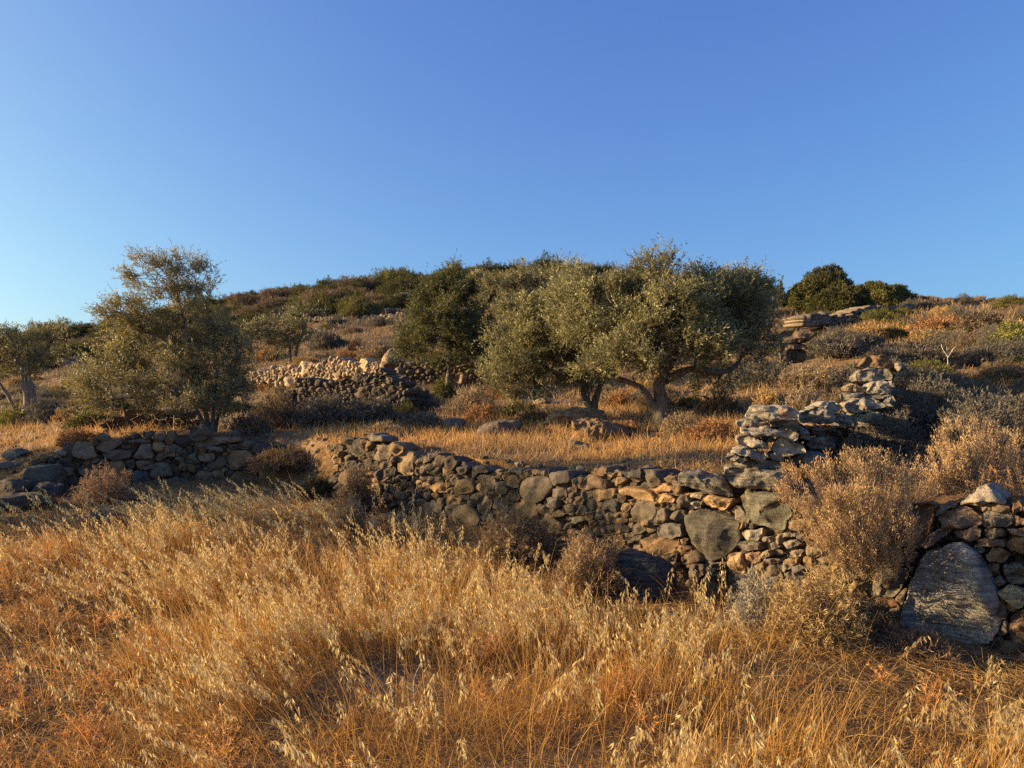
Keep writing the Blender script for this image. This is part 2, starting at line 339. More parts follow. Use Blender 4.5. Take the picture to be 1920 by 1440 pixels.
def boulder(acc, ctr, size, rot=0, col=(.25, .22, .18), seed=0, sub=4, planes=14, rough=.02, lean=(0, 0), box=.0):
    col = np.array(col) * WARM; rough = rough * 1.4
    r = np.random.default_rng(seed + 9000); D = ICO[sub][0]; Fc = ICO[sub][1]
    n = nrm(r.normal(size=(planes, 3))); d = r.uniform(.72, 1.0, planes)
    if box: ax = np.array([[1, 0, 0], [-1, 0, 0], [0, 1, 0], [0, -1, 0], [0, 0, 1], [0, 0, -1.]]); ax = nrm(ax + r.normal(0, .09, ax.shape)); n = np.vstack([n, ax]); d = np.r_[d * 1.25, r.uniform(.82, .95, 6)]
    dots = D @ n.T; q = np.where(dots > .05, d[None] / np.maximum(dots, .05), 9.0); q = np.c_[q, np.full(len(D), 1.25)]
    rr = (q ** -14).sum(1) ** (-1 / 14.)
    P = D * rr[:, None]; P = P * (1 + fbm(P * 2.2 + seed * 1.7, 3, seed)[:, None] * rough * 2)
    P = P * np.asarray(size)[None] / 2
    P = P + np.stack([fbm(P * 14 + k * 7 + seed, 3, seed + k) for k in range(3)], 1) * rough * .35
    ca, sa = math.cos(rot), math.sin(rot)
    lx, ly = lean
    P = P @ np.array([[1, 0, 0], [0, math.cos(lx), -math.sin(lx)], [0, math.sin(lx), math.cos(lx)]]).T
    P = P @ np.array([[math.cos(ly), 0, math.sin(ly)], [0, 1, 0], [-math.sin(ly), 0, math.cos(ly)]]).T
    P = P @ np.array([[ca, -sa, 0], [sa, ca, 0], [0, 0, 1]]).T
    acc.add(P + np.asarray(ctr), Fc, col)
def make_ico():
    t = (1 + 5 ** .5) / 2
    V = [(-1, t, 0), (1, t, 0), (-1, -t, 0), (1, -t, 0), (0, -1, t), (0, 1, t), (0, -1, -t), (0, 1, -t), (t, 0, -1), (t, 0, 1), (-t, 0, -1), (-t, 0, 1)]
    Fc = [(0, 11, 5), (0, 5, 1), (0, 1, 7), (0, 7, 10), (0, 10, 11), (1, 5, 9), (5, 11, 4), (11, 10, 2), (10, 7, 6), (7, 1, 8), (3, 9, 4), (3, 4, 2), (3, 2, 6), (3, 6, 8), (3, 8, 9), (4, 9, 5), (2, 4, 11), (6, 2, 10), (8, 6, 7), (9, 8, 1)]
    V = [tuple(nrm(np.array(v, float))) for v in V]; out = {0: (np.array(V), np.array(Fc))}
    for s in range(1, 6):
        mid = {}; NF = []; V = list(V)
        def mp(a_, b_):
            k = (min(a_, b_), max(a_, b_))
            if k not in mid: v = np.array(V[a_]) + np.array(V[b_]); V.append(tuple(nrm(v))); mid[k] = len(V) - 1
            return mid[k]
        for (a_, b_, c_) in Fc:
            x, y, z = mp(a_, b_), mp(b_, c_), mp(c_, a_); NF += [(a_, x, z), (b_, y, x), (c_, z, y), (x, y, z)]
        Fc = NF; out[s] = (np.array(V), np.array(Fc))
    return out
ICO = make_ico()

def clip_poly(P, nvec, d):
    """keep the side where n.p <= d"""
    out = []; n = len(P)
    for i in range(n):
        A, B = P[i], P[(i + 1) % n]; da, db = A @ nvec - d, B @ nvec - d
        if da <= 0: out.append(A)
        if (da < 0) != (db < 0) and abs(da - db) > 1e-9: out.append(A + (B - A) * (da / (da - db)))
    return np.array(out) if len(out) > 2 else None
def pack(x0, x1, top, bot, size, asp=1.35, seed=0, heroes=(), var=.45, sizef=None, marg=1.0):
    """power diagram of stones filling the band between the rows top(x) and bot(x), round the hero outlines"""
    r = np.random.default_rng(seed); S = []; Rr = []
    for _ in range(14000):
        x = r.uniform(x0 - size, x1 + size); y = r.uniform(float(top(x)) - size, float(bot(x)) + size)
        sz = size * float(sizef(x, y)) if sizef else size
        rad = sz * math.exp(r.normal(0, var)) * .5
        p = np.array([x, y * asp])
        if S:
            dd = np.linalg.norm(np.array(S) - p, axis=1)
            if (dd < (np.array(Rr) + rad) * .92).any(): continue
        S.append(p); Rr.append(rad)
    S = np.array(S); Rr = np.array(Rr); res = []
    H = [np.array(h, float) for h in heroes]
    for i in range(len(S)):
        P = np.array([[-1, -1], [1, -1], [1, 1], [-1, 1]]) * size * 2.5 + S[i]
        dd = np.linalg.norm(S - S[i], axis=1); near = np.argsort(dd)[1:22]
        for j in near:
            v = S[j] - S[i]; L2 = v @ v
            t = .5 + (Rr[i] ** 2 - Rr[j] ** 2) / (2 * L2); t = min(.85, max(.15, t))
            P = clip_poly(P, v, S[i] @ v + t * L2)
            if P is None: break
        if P is None: continue
        P = P / np.array([1, asp]); cc = P.mean(0)
        if not (x0 <= cc[0] <= x1 and float(top(cc[0])) + size * .1 <= cc[1] <= float(bot(cc[0]))): continue
        bad = False
        for h in H:
            hc = h.mean(0)
            if np.linalg.norm(hc - cc) > np.max(np.linalg.norm(h - hc, axis=1)) + size * 2: continue
            # orientation-free outward edges
            best = None
            for k in range(len(h)):
                A, B = h[k], h[(k + 1) % len(h)]; e = B - A; nn = np.array([e[1], -e[0]]); ln = np.linalg.norm(nn)
                if ln < 1e-6: continue
                nn /= ln
                if (hc - A) @ nn > 0: nn = -nn
                dist = (cc - A) @ nn
                if best is None or dist > best[0]: best = (dist, nn, A)
            if best[0] < size * .12: bad = True; break
            P2 = clip_poly(P, -best[1], -(best[2] @ best[1]))
            if P2 is None: bad = True; break
            P = P2
        if bad: continue
        ext = P.max(0) - P.min(0)
        if ext.min() < size * .18: continue
        # trim sharp tall cells
        res.append(P)
    return res

def stone_wall(name, label, polys, Yf, mats, cols, depth=.25, detail=(30, 8), heroes=(), hero_cols=None, hero_mat=None, base=None, seed=0, limit=100, fill=None, bulge=.04, gap=1.0, q=.13, rough=.010, hero_kw=None, group=None, tilt=.25):
    """thing > up to 100 stones as parts, the smallest of the rest as one part of kind stuff"""
    allp = [(True, i, np.array(h, float)) for i, h in enumerate(heroes)] + [(False, i, p) for i, p in enumerate(polys)]
    def area(P): x, y = P[:, 0], P[:, 1]; return abs((x * np.roll(y, -1) - y * np.roll(x, -1)).sum()) / 2
    allp.sort(key=lambda t: -area(t[2]))
    mid = np.mean([p[2].mean(0) for p in allp], 0); root = empty(name, pt(mid[0], 0, float(Yf(mid[0]))) * [1, 1, 0] + [0, 0, base or 0], label, 'stone wall', group); root['kind'] = 'thing'
    org = np.array(root.location); rest = None; r = np.random.default_rng(seed + 5)
    for k, (hero, i, P) in enumerate(allp):
        col = np.array(cols[r.integers(len(cols))]) * math.exp(r.normal(0, .16))
        mt = mats[0]; kw = dict(depth=depth, m=detail[0], rings=detail[1], bulge=bulge, gap=gap, q=q, rough=rough, tilt=tilt)
        if hero:
            if hero_cols and hero_cols[i] is not None: col = np.array(hero_cols[i])
            if hero_mat and hero_mat[i]: mt = M[hero_mat[i]]
            if hero_kw: kw.update(hero_kw)
            kw['gap'] = min(kw['gap'], 1.0)
        if k < limit:
            a_ = Acc(); poly_stone(a_, P, Yf, col=col, seed=seed * 1000 + k, **kw); a_.build('stone', mt, root, True, origin=org)
        else:
            if rest is None: rest = Acc()
            poly_stone(rest, P, Yf, col=col, seed=seed * 1000 + k, **kw)
    if fill:
        if rest is None: rest = Acc()
        for k, P in enumerate(fill):
            poly_stone(rest, P, lambda x: Yf(x) + .10, col=np.array(cols[r.integers(len(cols))]) * math.exp(r.normal(-.15, .2)), seed=seed * 7000 + k, depth=.15, m=12, rings=4, bulge=.05, gap=.2, q=.2, rough=.008, tilt=.3)
    if rest: tag(rest.build('small_stones', mats[0], root, True, origin=org), kind='stuff')
    return root

Z = lambda ox, oy: (lambda pts: [(ox + x / 3.0, oy + y / 3.0) for x, y in pts])
lin = lambda xs_, ys_: (lambda x: np.interp(x, xs_, ys_))
RC = [(.25, .185, .125), (.20, .16, .12), (.29, .20, .12), (.155, .135, .115), (.23, .19, .15), (.17, .15, .13), (.32, .235, .15), (.12, .11, .10)]
GC = [(.20, .19, .17), (.15, .145, .135), (.24, .21, .17), (.12, .115, .11), (.28, .22, .16)]

# --- retaining wall, middle stretch
zA = Z(640, 760)
HA = [zA(h) for h in [
 [(305,380),(320,290),(350,255),(400,260),(408,390),(370,402)], [(160,290),(190,225),(240,215),(275,260),(270,310),(200,320)],
 [(15,270),(30,230),(90,225),(130,260),(100,290)], [(110,165),(140,150),(240,180),(240,205),(170,200)],
 [(1325,460),(1390,375),(1500,430),(1490,470),(1350,478)], [(915,400),(960,385),(1010,420),(1000,460),(930,455)],
 [(760,400),(800,385),(860,400),(865,450),(790,440)], [(1545,470),(1640,450),(1740,490),(1755,540),(1580,505)],
 [(880,370),(960,345),(1025,355),(1010,385),(900,388)], [(500,460),(540,435),(600,440),(595,490),(520,495)],
 [(1770,690),(1830,655),(1900,680),(1920,740),(1800,745)], [(1465,540),(1520,525),(1555,560),(1540,595),(1470,590)],
 [(1135,560),(1170,505),(1220,530),(1210,582)], [(1250,640),(1330,620),(1360,650),(1310,677)],
 [(1480,390),(1560,370),(1580,400),(1500,412)], [(1585,370),(1680,350),(1700,420),(1600,405)],
 [(645,360),(680,325),(710,350),(700,385),(660,390)], [(1170,380),(1290,370),(1300,440),(1190,447)],
 [(1740,460),(1800,440),(1860,470),(1850,490),(1760,485)], [(1775,530),(1810,490),(1880,530),(1870,555),(1790,550)]]]
HAc = [(.33,.25,.16),(.24,.20,.15),None,(.22,.20,.17),(.22,.165,.12),(.27,.18,.11),(.24,.19,.15),(.36,.25,.15),(.22,.20,.18),(.38,.25,.13),(.17,.16,.15),(.12,.12,.12),(.20,.19,.17),(.2,.19,.17),None,(.08,.08,.09),(.22,.20,.17),(.15,.14,.13),(.40,.27,.16),(.42,.28,.16)]
topA = lin([590,640,680,720,745,800,850,870,930,985,1030,1100,1150,1290], [838,818,812,822,842,850,862,868,876,874,884,882,880,890])
botA = lin([590,700,850,1000,1150,1290], [925,950,990,1030,1070,1110])
pA = pack(618, 1288, topA, botA, 26, 1.25, 3, HA, .52)
RC = [tuple(v * .84 for v in c_) for c_ in RC]
stone_wall('dry_stone_wall', 'long rubble terrace wall of small brown rounded stones across the middle of the field', pA, lambda x: wall_y(x), [M['rubble']], RC, heroes=HA, hero_cols=HAc, fill=pack(625, 1288, lambda x: topA(x) + 6, botA, 15, 1.2, 903, (), .3), seed=1, base=0, depth=.3, gap=.6)

# --- retaining wall, right stretch with the big slabs
zB = Z(1280, 760)
HB = [
 [(1225,1200),(1290,880),(1500,735),(1640,800),(1690,900),(1720,1010),(1775,1100),(1780,1230),(1740,1310),(1560,1355),(1380,1310),(1230,1250)],
 [(990,990),(1060,910),(1250,915),(1265,960),(1230,1040),(1180,1080),(1080,1070),(1010,1030)],
 [(1060,560),(1415,560),(1395,680),(1330,820),(1140,770),(1100,640)], [(1405,640),(1520,575),(1600,575),(1690,650),(1680,680),(1560,697),(1450,700)],
 [(1545,560),(1690,430),(1810,520),(1815,545),(1650,562)], [(1680,600),(1830,598),(1860,650),(1830,687),(1690,687)],
 [(1835,605),(1930,640),(1930,682),(1862,675)], [(1525,710),(1640,692),(1675,708),(1670,750),(1610,767),(1550,740)],
 [(1690,692),(1800,692),(1820,720),(1800,747),(1710,747)], [(1340,780),(1420,702),(1505,702),(1490,730),(1400,790),(1350,807)],
 [(1660,752),(1810,757),(1820,790),(1740,800),(1665,790)], [(1700,845),(1740,807),(1800,802),(1835,840),(1820,882),(1710,887)],
 [(1825,690),(1930,685),(1930,740),(1842,722)], [(1808,790),(1850,742),(1930,747),(1930,832),(1832,822)],
 [(1700,900),(1780,893),(1782,952),(1712,962)], [(1802,893),(1930,885),(1930,1000),(1850,1022),(1802,950)],
 [(1730,967),(1780,957),(1822,1002),(1760,1022)], [(1777,1052),(1830,1007),(1930,1040),(1930,1132),(1880,1137),(1800,1082)],
 [(1770,1087),(1800,1102),(1825,1152),(1815,1212),(1783,1215)], [(1778,1222),(1825,1217),(1832,1280),(1762,1310)],
 [(1837,1200),(1872,1160),(1940,1150),(1950,1350),(1852,1332)], [(1110,862),(1150,822),(1230,822),(1270,888),(1258,912),(1110,905)],
 [(1240,822),(1310,822),(1322,860),(1272,880)], [(15,600),(100,580),(220,620),(310,650),(320,760),(250,840),(190,870),(110,830),(40,780),(15,700)],
 [(320,540),(340,482),(470,482),(600,502),(620,600),(560,700),(440,682),(370,622)],
 [(105,520),(140,505),(280,545),(230,590),(140,577)], [(45,490),(105,500),(100,525),(50,512)], [(30,560),(70,532),(105,542),(100,578),(50,590)],
 [(-10,487),(40,487),(45,542),(-10,547)], [(277,590),(302,562),(380,642),(370,682),(312,652)], [(325,702),(440,692),(452,730),(420,767),(340,760)],
 [(300,782),(350,767),(440,772),(445,815),(340,820)], [(250,882),(280,822),(345,830),(368,900),(350,952),(270,932)],
 [(352,832),(428,822),(448,870),(400,902),(362,890)], [(435,832),(480,812),(500,850),(450,862)], [(500,732),(538,725),(553,780),(520,782)],
 [(542,722),(600,712),(640,737),(560,747)], [(557,772),(620,752),(670,782),(610,815)], [(475,772),(520,762),(550,802),(490,812)],
 [(447,742),(490,732),(495,765),(450,767)], [(602,822),(680,812),(670,850),(612,852)], [(685,792),(750,772),(800,832),(750,862),(692,850)],
 [(450,867),(520,862),(550,887),(480,897)], [(112,872),(180,882),(240,882),(200,932),(120,902)], [(120,942),(230,932),(222,982),(130,982)],
 [(870,970),(900,882),(970,882),(990,960),(930,982)], [(1000,1102),(1040,1082),(1200,1102),(1210,1132),(1140,1142)],
 [(1418,590),(1440,560),(1545,562),(1520,572),(1420,630)], [(1735,558),(1830,560),(1835,596),(1740,596)], [(1672,560),(1730,558),(1730,598),(1680,596)]]
HB = [zB(h) for h in HB]
g_ = (.17, .165, .155)
HBc = [(.37,.375,.37),(.17,.165,.14),(.235,.15,.10),(.27,.21,.165),(.40,.37,.33),(.16,.155,.15),(.22,.16,.12),(.23,.18,.15),(.20,.17,.15),(.24,.19,.16),(.23,.17,.14),(.20,.15,.11),(.27,.20,.16),(.24,.17,.12),(.14,.13,.12),(.13,.135,.14),(.15,.15,.15),(.32,.30,.25),(.17,.14,.12),(.16,.14,.12),(.21,.15,.11),(.10,.085,.075),(.11,.09,.08),(.125,.12,.11),(.18,.18,.155),(.45,.31,.18),(.42,.38,.30),(.36,.33,.27),(.40,.25,.15),(.25,.22,.18),(.40,.38,.33),(.18,.16,.14),(.42,.30,.19),(.38,.26,.17),(.38,.31,.22),(.24,.22,.19),(.26,.23,.19),(.25,.23,.20),(.2,.17,.14),(.24,.21,.17),(.33,.29,.23),(.30,.25,.18),(.24,.22,.18),(.14,.13,.12),(.13,.12,.11),(.33,.27,.19),(.22,.14,.09),(.20,.18,.16),(.18,.14,.11),(.25,.20,.16)]
HBm = ['schist','schist',None,None,'slab','schist',None,None,None,None,None,None,None,None,None,'slab',None,'schist',None,None,None,None,None,'slab','slab'] + [None]*(len(HB)-25)
topB = lin([1270,1300,1380,1400,1480,1600,1750,1790,1870,1960,2340], [905,918,935,915,918,935,945,935,940,945,975])
botB = lin([1270,1400,1550,1700,1800,1960,2340], [1115,1150,1185,1215,1235,1250,1340])
pB = pack(1284, 2330, topB, botB, 27, 1.35, 8, HB, .35)
stone_wall('dry_stone_wall', 'near right terrace wall with very large grey slab stones among small packed ones', pB, lambda x: wall_y(x), [M['rubble']], RC + GC, heroes=HB, hero_cols=HBc, hero_mat=HBm, fill=pack(1284, 2330, lambda x: topB(x) + 6, botB, 17, 1.2, 908, (), .3), seed=2, base=0, depth=.3, gap=.8, q=.13, hero_kw=dict(m=56, rings=13, strata=.004, bulge=.085), bulge=.045, rough=.010)

# --- stepped schist slabs bridging the two stretches, and the stacked wall end going back uphill
zC = Z(1280, 440)
def slab_pile(name, label, items, cat='stone wall', zbase=None):
    cx_ = np.mean([np.mean([p[0] for p in it[0]]) for it in items]); yy = np.mean([it[1] for it in items])
    root = empty(name, [(cx_ - CX) / F_PX * yy, yy, zbase or .85], label, cat); root['kind'] = 'thing'
    for k, (poly, Y, dep, col, mt) in enumerate(items):
        a_ = Acc(); P = np.array(poly, float); ex = -.0004 * Y
        poly_stone(a_, P, lambda x, Y=Y, c0=P.mean(0)[0], ex=ex: Y + (x - c0) * ex * .5, depth=dep, col=np.array(col), bulge=.035, gap=.3, m=60, rings=14, seed=500 + k + int(Y * 100), rough=.013, q=.14, tilt=.3, strata=.011)
        a_.build('stone', M[mt] if mt != 'spot' else M['spot'], root, True, origin=np.array(root.location))
    return root
M['spot'] = stone_mat('lichen_spotted_slab', .35, .8, .8, spots=(tuple(pt(1469, 779, 6.0)), .045))
sg = (.38, .36, .33); sg2 = (.31, .30, .275); sg3 = (.44, .42, .375); sb = (.22, .18, .14)
slab_pile('stepped_slab', 'long grey schist slab with a pale edge, at the foot of the stacked stones', [(zB([(-30,392),(0,395),(220,400),(265,450),(285,520),(240,520),(0,462),(-30,450)]), wall_y(1320) - .06, .5, (.27,.26,.235), 'schist')], 'stone slab')
slab_pile('stepped_slab', 'thick two layered schist block beside the heath bush, under the stacked stones', [(zB([(235,370),(262,355),(600,380),(620,480),(520,480),(270,460),(235,400)]), wall_y(1410) - .04, .55, (.26,.25,.22), 'schist')], 'stone slab')
slab_pile('stepped_slab', 'thin flat slab forming a step on top of the thick schist block', [(zB([(262,357),(350,310),(480,305),(530,320),(560,352),(380,358)]), wall_y(1410) + .18, .5, (.32,.30,.265), 'slab')], 'stone slab')
C1 = [([(345,1030),(380,965),(600,955),(660,1010),(655,1045),(400,1047)], 6.0, .7, sg3, 'spot'),
 ([(305,1045),(360,1035),(480,1060),(490,1085),(310,1082)], 6.05, .5, sg2, 'slab'), ([(495,1065),(540,1047),(650,1050),(655,1100),(560,1105)], 6.05, .5, sg3, 'slab'),
 ([(315,1087),(400,1077),(650,1118),(650,1150),(520,1140),(330,1120)], 6.0, .6, sg, 'schist'), ([(300,1150),(350,1128),(425,1150),(490,1172),(485,1213),(310,1175)], 6.03, .5, sg, 'slab'),
 ([(430,1140),(510,1142),(515,1165),(470,1170)], 6.05, .4, sg, 'slab'), ([(500,1215),(520,1165),(560,1147),(700,1200),(700,1230),(505,1232)], 5.98, .6, sg3, 'slab'),
 ([(270,1212),(340,1190),(470,1238),(465,1260),(380,1257),(275,1227)], 5.96, .5, sg, 'schist'), ([(240,1252),(290,1240),(360,1270),(340,1292),(250,1278)], 5.94, .4, sg2, 'schist'),
 ([(480,1237),(560,1237),(570,1280),(490,1267)], 5.96, .5, sg, 'slab'), ([(655,1082),(700,1100),(722,1150),(658,1142)], 6.1, .5, sg, 'slab'),
 ([(655,1000),(750,962),(860,1010),(860,1060),(740,1067),(660,1050)], 6.5, .7, sg2, 'slab'), ([(730,1082),(800,1100),(820,1140),(735,1132)], 6.45, .5, sb, 'slab'),
 ([(722,1150),(830,1145),(850,1200),(705,1200)], 6.35, .5, sg2, 'slab'), ([(690,977),(770,940),(860,930),(910,970),(850,1002)], 7.0, .8, sg3, 'slab'),
 ([(860,1000),(950,1010),(960,1080),(865,1070)], 6.9, .6, sg2, 'slab'), ([(900,950),(1000,925),(1110,930),(1150,970),(1050,995),(950,1012)], 7.6, .9, sg, 'slab'),
 ([(950,1010),(1050,995),(1130,990),(1120,1060),(960,1080)], 7.6, .6, sg2, 'slab'),
 ([(880,907),(900,890),(1120,905),(1130,932),(900,932)], 8.3, .8, sg2, 'slab'), ([(1040,880),(1070,832),(1160,822),(1180,870),(1170,905),(1060,895)], 8.7, .8, sg, 'slab'),
 ([(930,852),(960,837),(1020,860),(1040,888),(930,882)], 8.9, .8, (.34,.25,.17), 'rubble'), ([(960,792),(1020,752),(1160,757),(1180,812),(1100,822),(980,820)], 9.5, .9, sg2, 'slab'),
 ([(980,742),(1040,690),(1150,672),(1190,712),(1190,742),(1050,752)], 10.2, 1.0, (.24,.17,.11), 'rubble'), ([(1190,722),(1250,732),(1270,762),(1210,770)], 10.0, .6, sg, 'slab'),
 ([(1130,935),(1180,900),(1200,960),(1150,985)], 8.2, .7, sg2, 'slab'), ([(1175,815),(1200,850),(1190,890),(1178,870)], 9.2, .7, sg2, 'slab'),
 ([(600,1290),(560,1275),(700,1235),(800,1240),(820,1290)], 6.1, .6, sg2, 'slab')]
PC_Y = lin([1480, 1540, 1590, 1640, 1690], [6.35, 7.2, 8.2, 9.6, 10.8])
C2 = pack(1482, 1668, lin([1480,1520,1560,1600,1625,1645,1680], [785,800,790,765,740,700,690]), lin([1480,1540,1600,1680], [915,905,880,850]), 24, 1.6, 71, (), .4)
C2 = [(p, float(PC_Y(p[:, 0].mean())) + .02, .7, tuple(v * 1.25 for v in GC[i % 5]), 'slab') for i, p in enumerate(C2)]
slab_pile('dry_stone_wall', 'stacked flat grey slab wall end with an orange lichen spot, running back uphill', [(zC(p), Y, d, c_, m_) for p, Y, d, c_, m_ in C1] + C2, zbase=.9)

# --- left terrace wall
zD = Z(0, 760)
HD = [[(390,290),(430,205),(520,215),(545,300),(470,307)],[(750,300),(790,220),(850,215),(865,300)],[(1080,205),(1200,182),(1340,172),(1352,200),(1330,215),(1100,242)],
 [(740,402),(760,367),(830,367),(835,440),(760,447)],[(840,402),(870,322),(950,322),(970,400),(880,412)],[(820,472),(850,422),(1000,412),(1100,432),(1100,482),(830,532)],
 [(1110,292),(1120,272),(1200,270),(1215,300),(1180,317),(1120,312)],[(710,197),(840,182),(845,205),(740,215)],[(540,242),(560,202),(690,182),(690,215),(600,260)],
 [(855,170),(890,150),(935,160),(930,195),(870,205)],[(1155,225),(1240,232),(1260,255),(1250,270),(1160,248)],[(570,260),(640,248),(740,262),(735,290),(640,312),(580,300)],
 [(290,270),(340,248),(378,262),(370,290),(300,292)],[(435,360),(575,362),(577,382),(440,384)],[(760,310),(830,305),(868,330),(850,360),(770,355)]]
HD = [zD(h) for h in HD]
HDc = [(.28,.22,.15),(.25,.20,.15),(.23,.175,.13),(.13,.14,.15),(.20,.165,.13),(.17,.16,.155),(.30,.23,.16),(.22,.17,.13),(.24,.18,.13),(.22,.18,.14),(.26,.23,.2),(.2,.15,.12),(.26,.22,.17),(.26,.2,.16),(.24,.18,.13)]
topD = lin([30,60,100,150,190,240,290,340,370,440,465,500,560,610], [888,862,848,835,818,812,808,812,802,812,830,840,850,862])
botD = lin([30,200,400,450,600], [935,945,938,925,890])
pD = pack(42, 520, topD, botD, 27, 1.3, 21, HD, .52)
HDc = [tuple(v * 1.4 for v in c_) for c_ in HDc]
stone_wall('dry_stone_wall', 'left terrace wall of brown rubble stones below the feathery olive tree', pD, lambda x: wall_y(x), [M['rubble']], [(c_[0] * 1.55, c_[1] * 1.45, c_[2] * 1.3) for c_ in RC], heroes=HD, hero_cols=HDc, fill=pack(50, 515, lambda x: topD(x) + 8, botD, 16, 1.2, 921, (), .3), seed=3, base=.05, depth=.35, gap=.8)

# --- low rubble behind the feathery olive
topE = lin([185,230,260,330,370,400], [795,775,765,762,775,800]); botE = lin([185,400], [815, 815])
stone_wall('dry_stone_wall', 'low collapsed rubble wall directly under the lowest branches of the feathery olive', pack(190, 385, topE, botE, 21, 1.4, 31, (), .35), lin([190, 400], [13.6, 14.4]), [M['rubble']], [(.26, .20, .14), (.22, .17, .12), (.19, .16, .13)], seed=4, base=.9, depth=.4)
# --- grey wall running back at middle left, its shade put into the stone colours
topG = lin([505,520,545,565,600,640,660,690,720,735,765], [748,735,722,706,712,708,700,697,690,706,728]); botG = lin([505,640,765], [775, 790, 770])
stone_wall('dry_stone_wall', 'grey tumbled stone wall, darkened in colour for its shade, below the sunlit wall, with shaded grey shrubs at its foot', pack(508, 765, topG, botG, 15, 1.35, 41, (), .5), lin([500, 765], [17.4, 15.8]), [M['rubble']], [(.19, .165, .13), (.155, .135, .11), (.12, .105, .09), (.23, .19, .145)], seed=5, base=.8, depth=.5)
# --- sunlit wall
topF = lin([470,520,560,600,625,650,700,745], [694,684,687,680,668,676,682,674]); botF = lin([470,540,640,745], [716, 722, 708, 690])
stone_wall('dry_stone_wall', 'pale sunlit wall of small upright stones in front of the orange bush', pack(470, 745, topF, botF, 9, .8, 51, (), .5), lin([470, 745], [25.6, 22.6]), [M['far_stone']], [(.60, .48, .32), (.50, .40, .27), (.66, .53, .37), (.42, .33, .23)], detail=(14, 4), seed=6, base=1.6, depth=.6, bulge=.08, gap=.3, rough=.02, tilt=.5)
# --- wall behind the juniper
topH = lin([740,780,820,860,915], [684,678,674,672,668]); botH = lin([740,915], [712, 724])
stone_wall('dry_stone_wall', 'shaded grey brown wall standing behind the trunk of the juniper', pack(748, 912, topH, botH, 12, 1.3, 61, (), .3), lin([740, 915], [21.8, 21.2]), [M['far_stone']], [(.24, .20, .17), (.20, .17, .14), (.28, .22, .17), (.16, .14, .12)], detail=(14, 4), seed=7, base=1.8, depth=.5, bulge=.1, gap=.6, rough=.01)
for (nm, x0, x1, ys_, tp, bt, sd_) in (('thin far terrace wall of grey stones crossing the upper hill left of the juniper', 560, 762, (58, 52), [596, 592, 590, 584], [604, 602, 600, 597], 81),
      ('reddish collapsed stone heap above the umbrella shaped olive', 508, 556, (50, 50), [582, 576, 578, 584], [600, 600, 600, 600], 82), ('low broken wall of flat stones under the skyline bushes', 1508, 1604, (23, 25), [594, 588, 590, 586], [614, 612, 608, 602], 83),
      ('line of rubble along the slope between skyline bushes and the golden dome', 1600, 1720, (25, 28), [580, 572, 574, 570], [588, 584, 582, 578], 84)):
    xx_ = np.linspace(x0, x1, 4)
    stone_wall('dry_stone_wall', nm, pack(x0, x1, lin(xx_, tp), lin(xx_, bt), 7.5 if sd_ < 83 else 11, 1.5, sd_, (), .5), lin([x0, x1], ys_), [M['far_stone']], [(.25, .22, .18), (.20, .17, .145), (.29, .25, .2)] if sd_ != 82 else [(.38, .25, .17), (.3, .22, .16)], detail=(12, 4), seed=sd_, base=4, depth=.8, bulge=.12, gap=.2, rough=.02)
# --- small pillar of blocks right of the olive
PI = [([(525,560),(560,545),(680,535),(745,560),(720,590),(690,600),(640,612),(535,615)], 15.3, 1.1, (.24,.19,.15), 'rubble'), ([(548,620),(600,612),(690,615),(700,640),(550,650)], 15.4, .8, (.26,.18,.13), 'rubble'),
 ([(545,655),(610,650),(612,670),(548,675)], 15.4, .6, (.18,.15,.13), 'rubble'), ([(612,655),(700,645),(695,720),(615,722)], 15.45, .8, (.21,.145,.10), 'rubble'), ([(545,678),(612,675),(612,730),(560,725)], 15.4, .6, (.17,.15,.14), 'slab')]
slab_pile('block_pillar', 'small shaded pillar of reddish blocks with a wide cap, right of the big olive', [(zC(p), Y, d, c_, m_) for p, Y, d, c_, m_ in PI], 'stone pile', 1.9)

# --- loose rocks, one object each
def rock(px, py, w, h, label, col, seed, name='rock', mat='rubble', Y=None, dep=1.0, rot=None, lean=(0, 0), box=0, sub=4, rough=.02, group=None, sink=.25):
    if Y is None: x, Y, z = [float(v[0]) for v in ground_hit(px, py + h * .45)]
    c3 = pt(px, py, Y); s = Y / F_PX; a_ = Acc(); org = np.array([c3[0], Y, gz(c3[0], Y)])
    boulder(a_, [c3[0], Y + w * s * dep * .3, c3[2] - h * s * sink * .5], (w * s * 1.12, w * s * dep, h * s * (1 + sink)), rot if rot is not None else seed * 1.3, col, seed, sub, lean=lean, box=box, rough=rough)
    return tag(a_.build(name, M[mat], None, True, origin=org), label, 'rock', group)
rock(935, 806, 78, 38, 'rounded grey brown boulder at the back edge of the grass strip, left of the ledges', (.20, .165, .13), 3, rough=.03)
rock(848, 796, 58, 30, 'low grey boulder in the dark shrubs left of the rounded boulder', (.16, .155, .15), 4)
rock(1092, 785, 105, 34, 'flat pale brown rock ledge in front of the twin olive', (.33, .24, .15), 5, 'rock_ledge', dep=.8, rough=.05, sub=5)
rock(1132, 806, 95, 42, 'slanting brown rock ledge left of the big olive trunk', (.26, .18, .11), 6, 'rock_ledge', lean=(0, .35), rough=.05, sub=5, rot=.3)
rock(1100, 838, 60, 14, 'narrow stone strip half buried in the sunlit strip of dry grass', (.24, .2, .15), 7, 'rock_ledge', rot=.2, lean=(0, .3))
rock(1020, 752, 40, 12, 'small pale flat stone beneath the twin olive crown', (.42, .34, .24), 8)
rock(70, 893, 62, 46, 'squarish grey block at the left end of the terrace wall', (.19, .175, .15), 10, mat='slab', box=1, rot=.25, Y=11.0)
rock(80, 925, 58, 40, 'dark blocky rock below the squarish grey block', (.10, .095, .095), 11, mat='slab', box=1, rot=.1, Y=10.6)
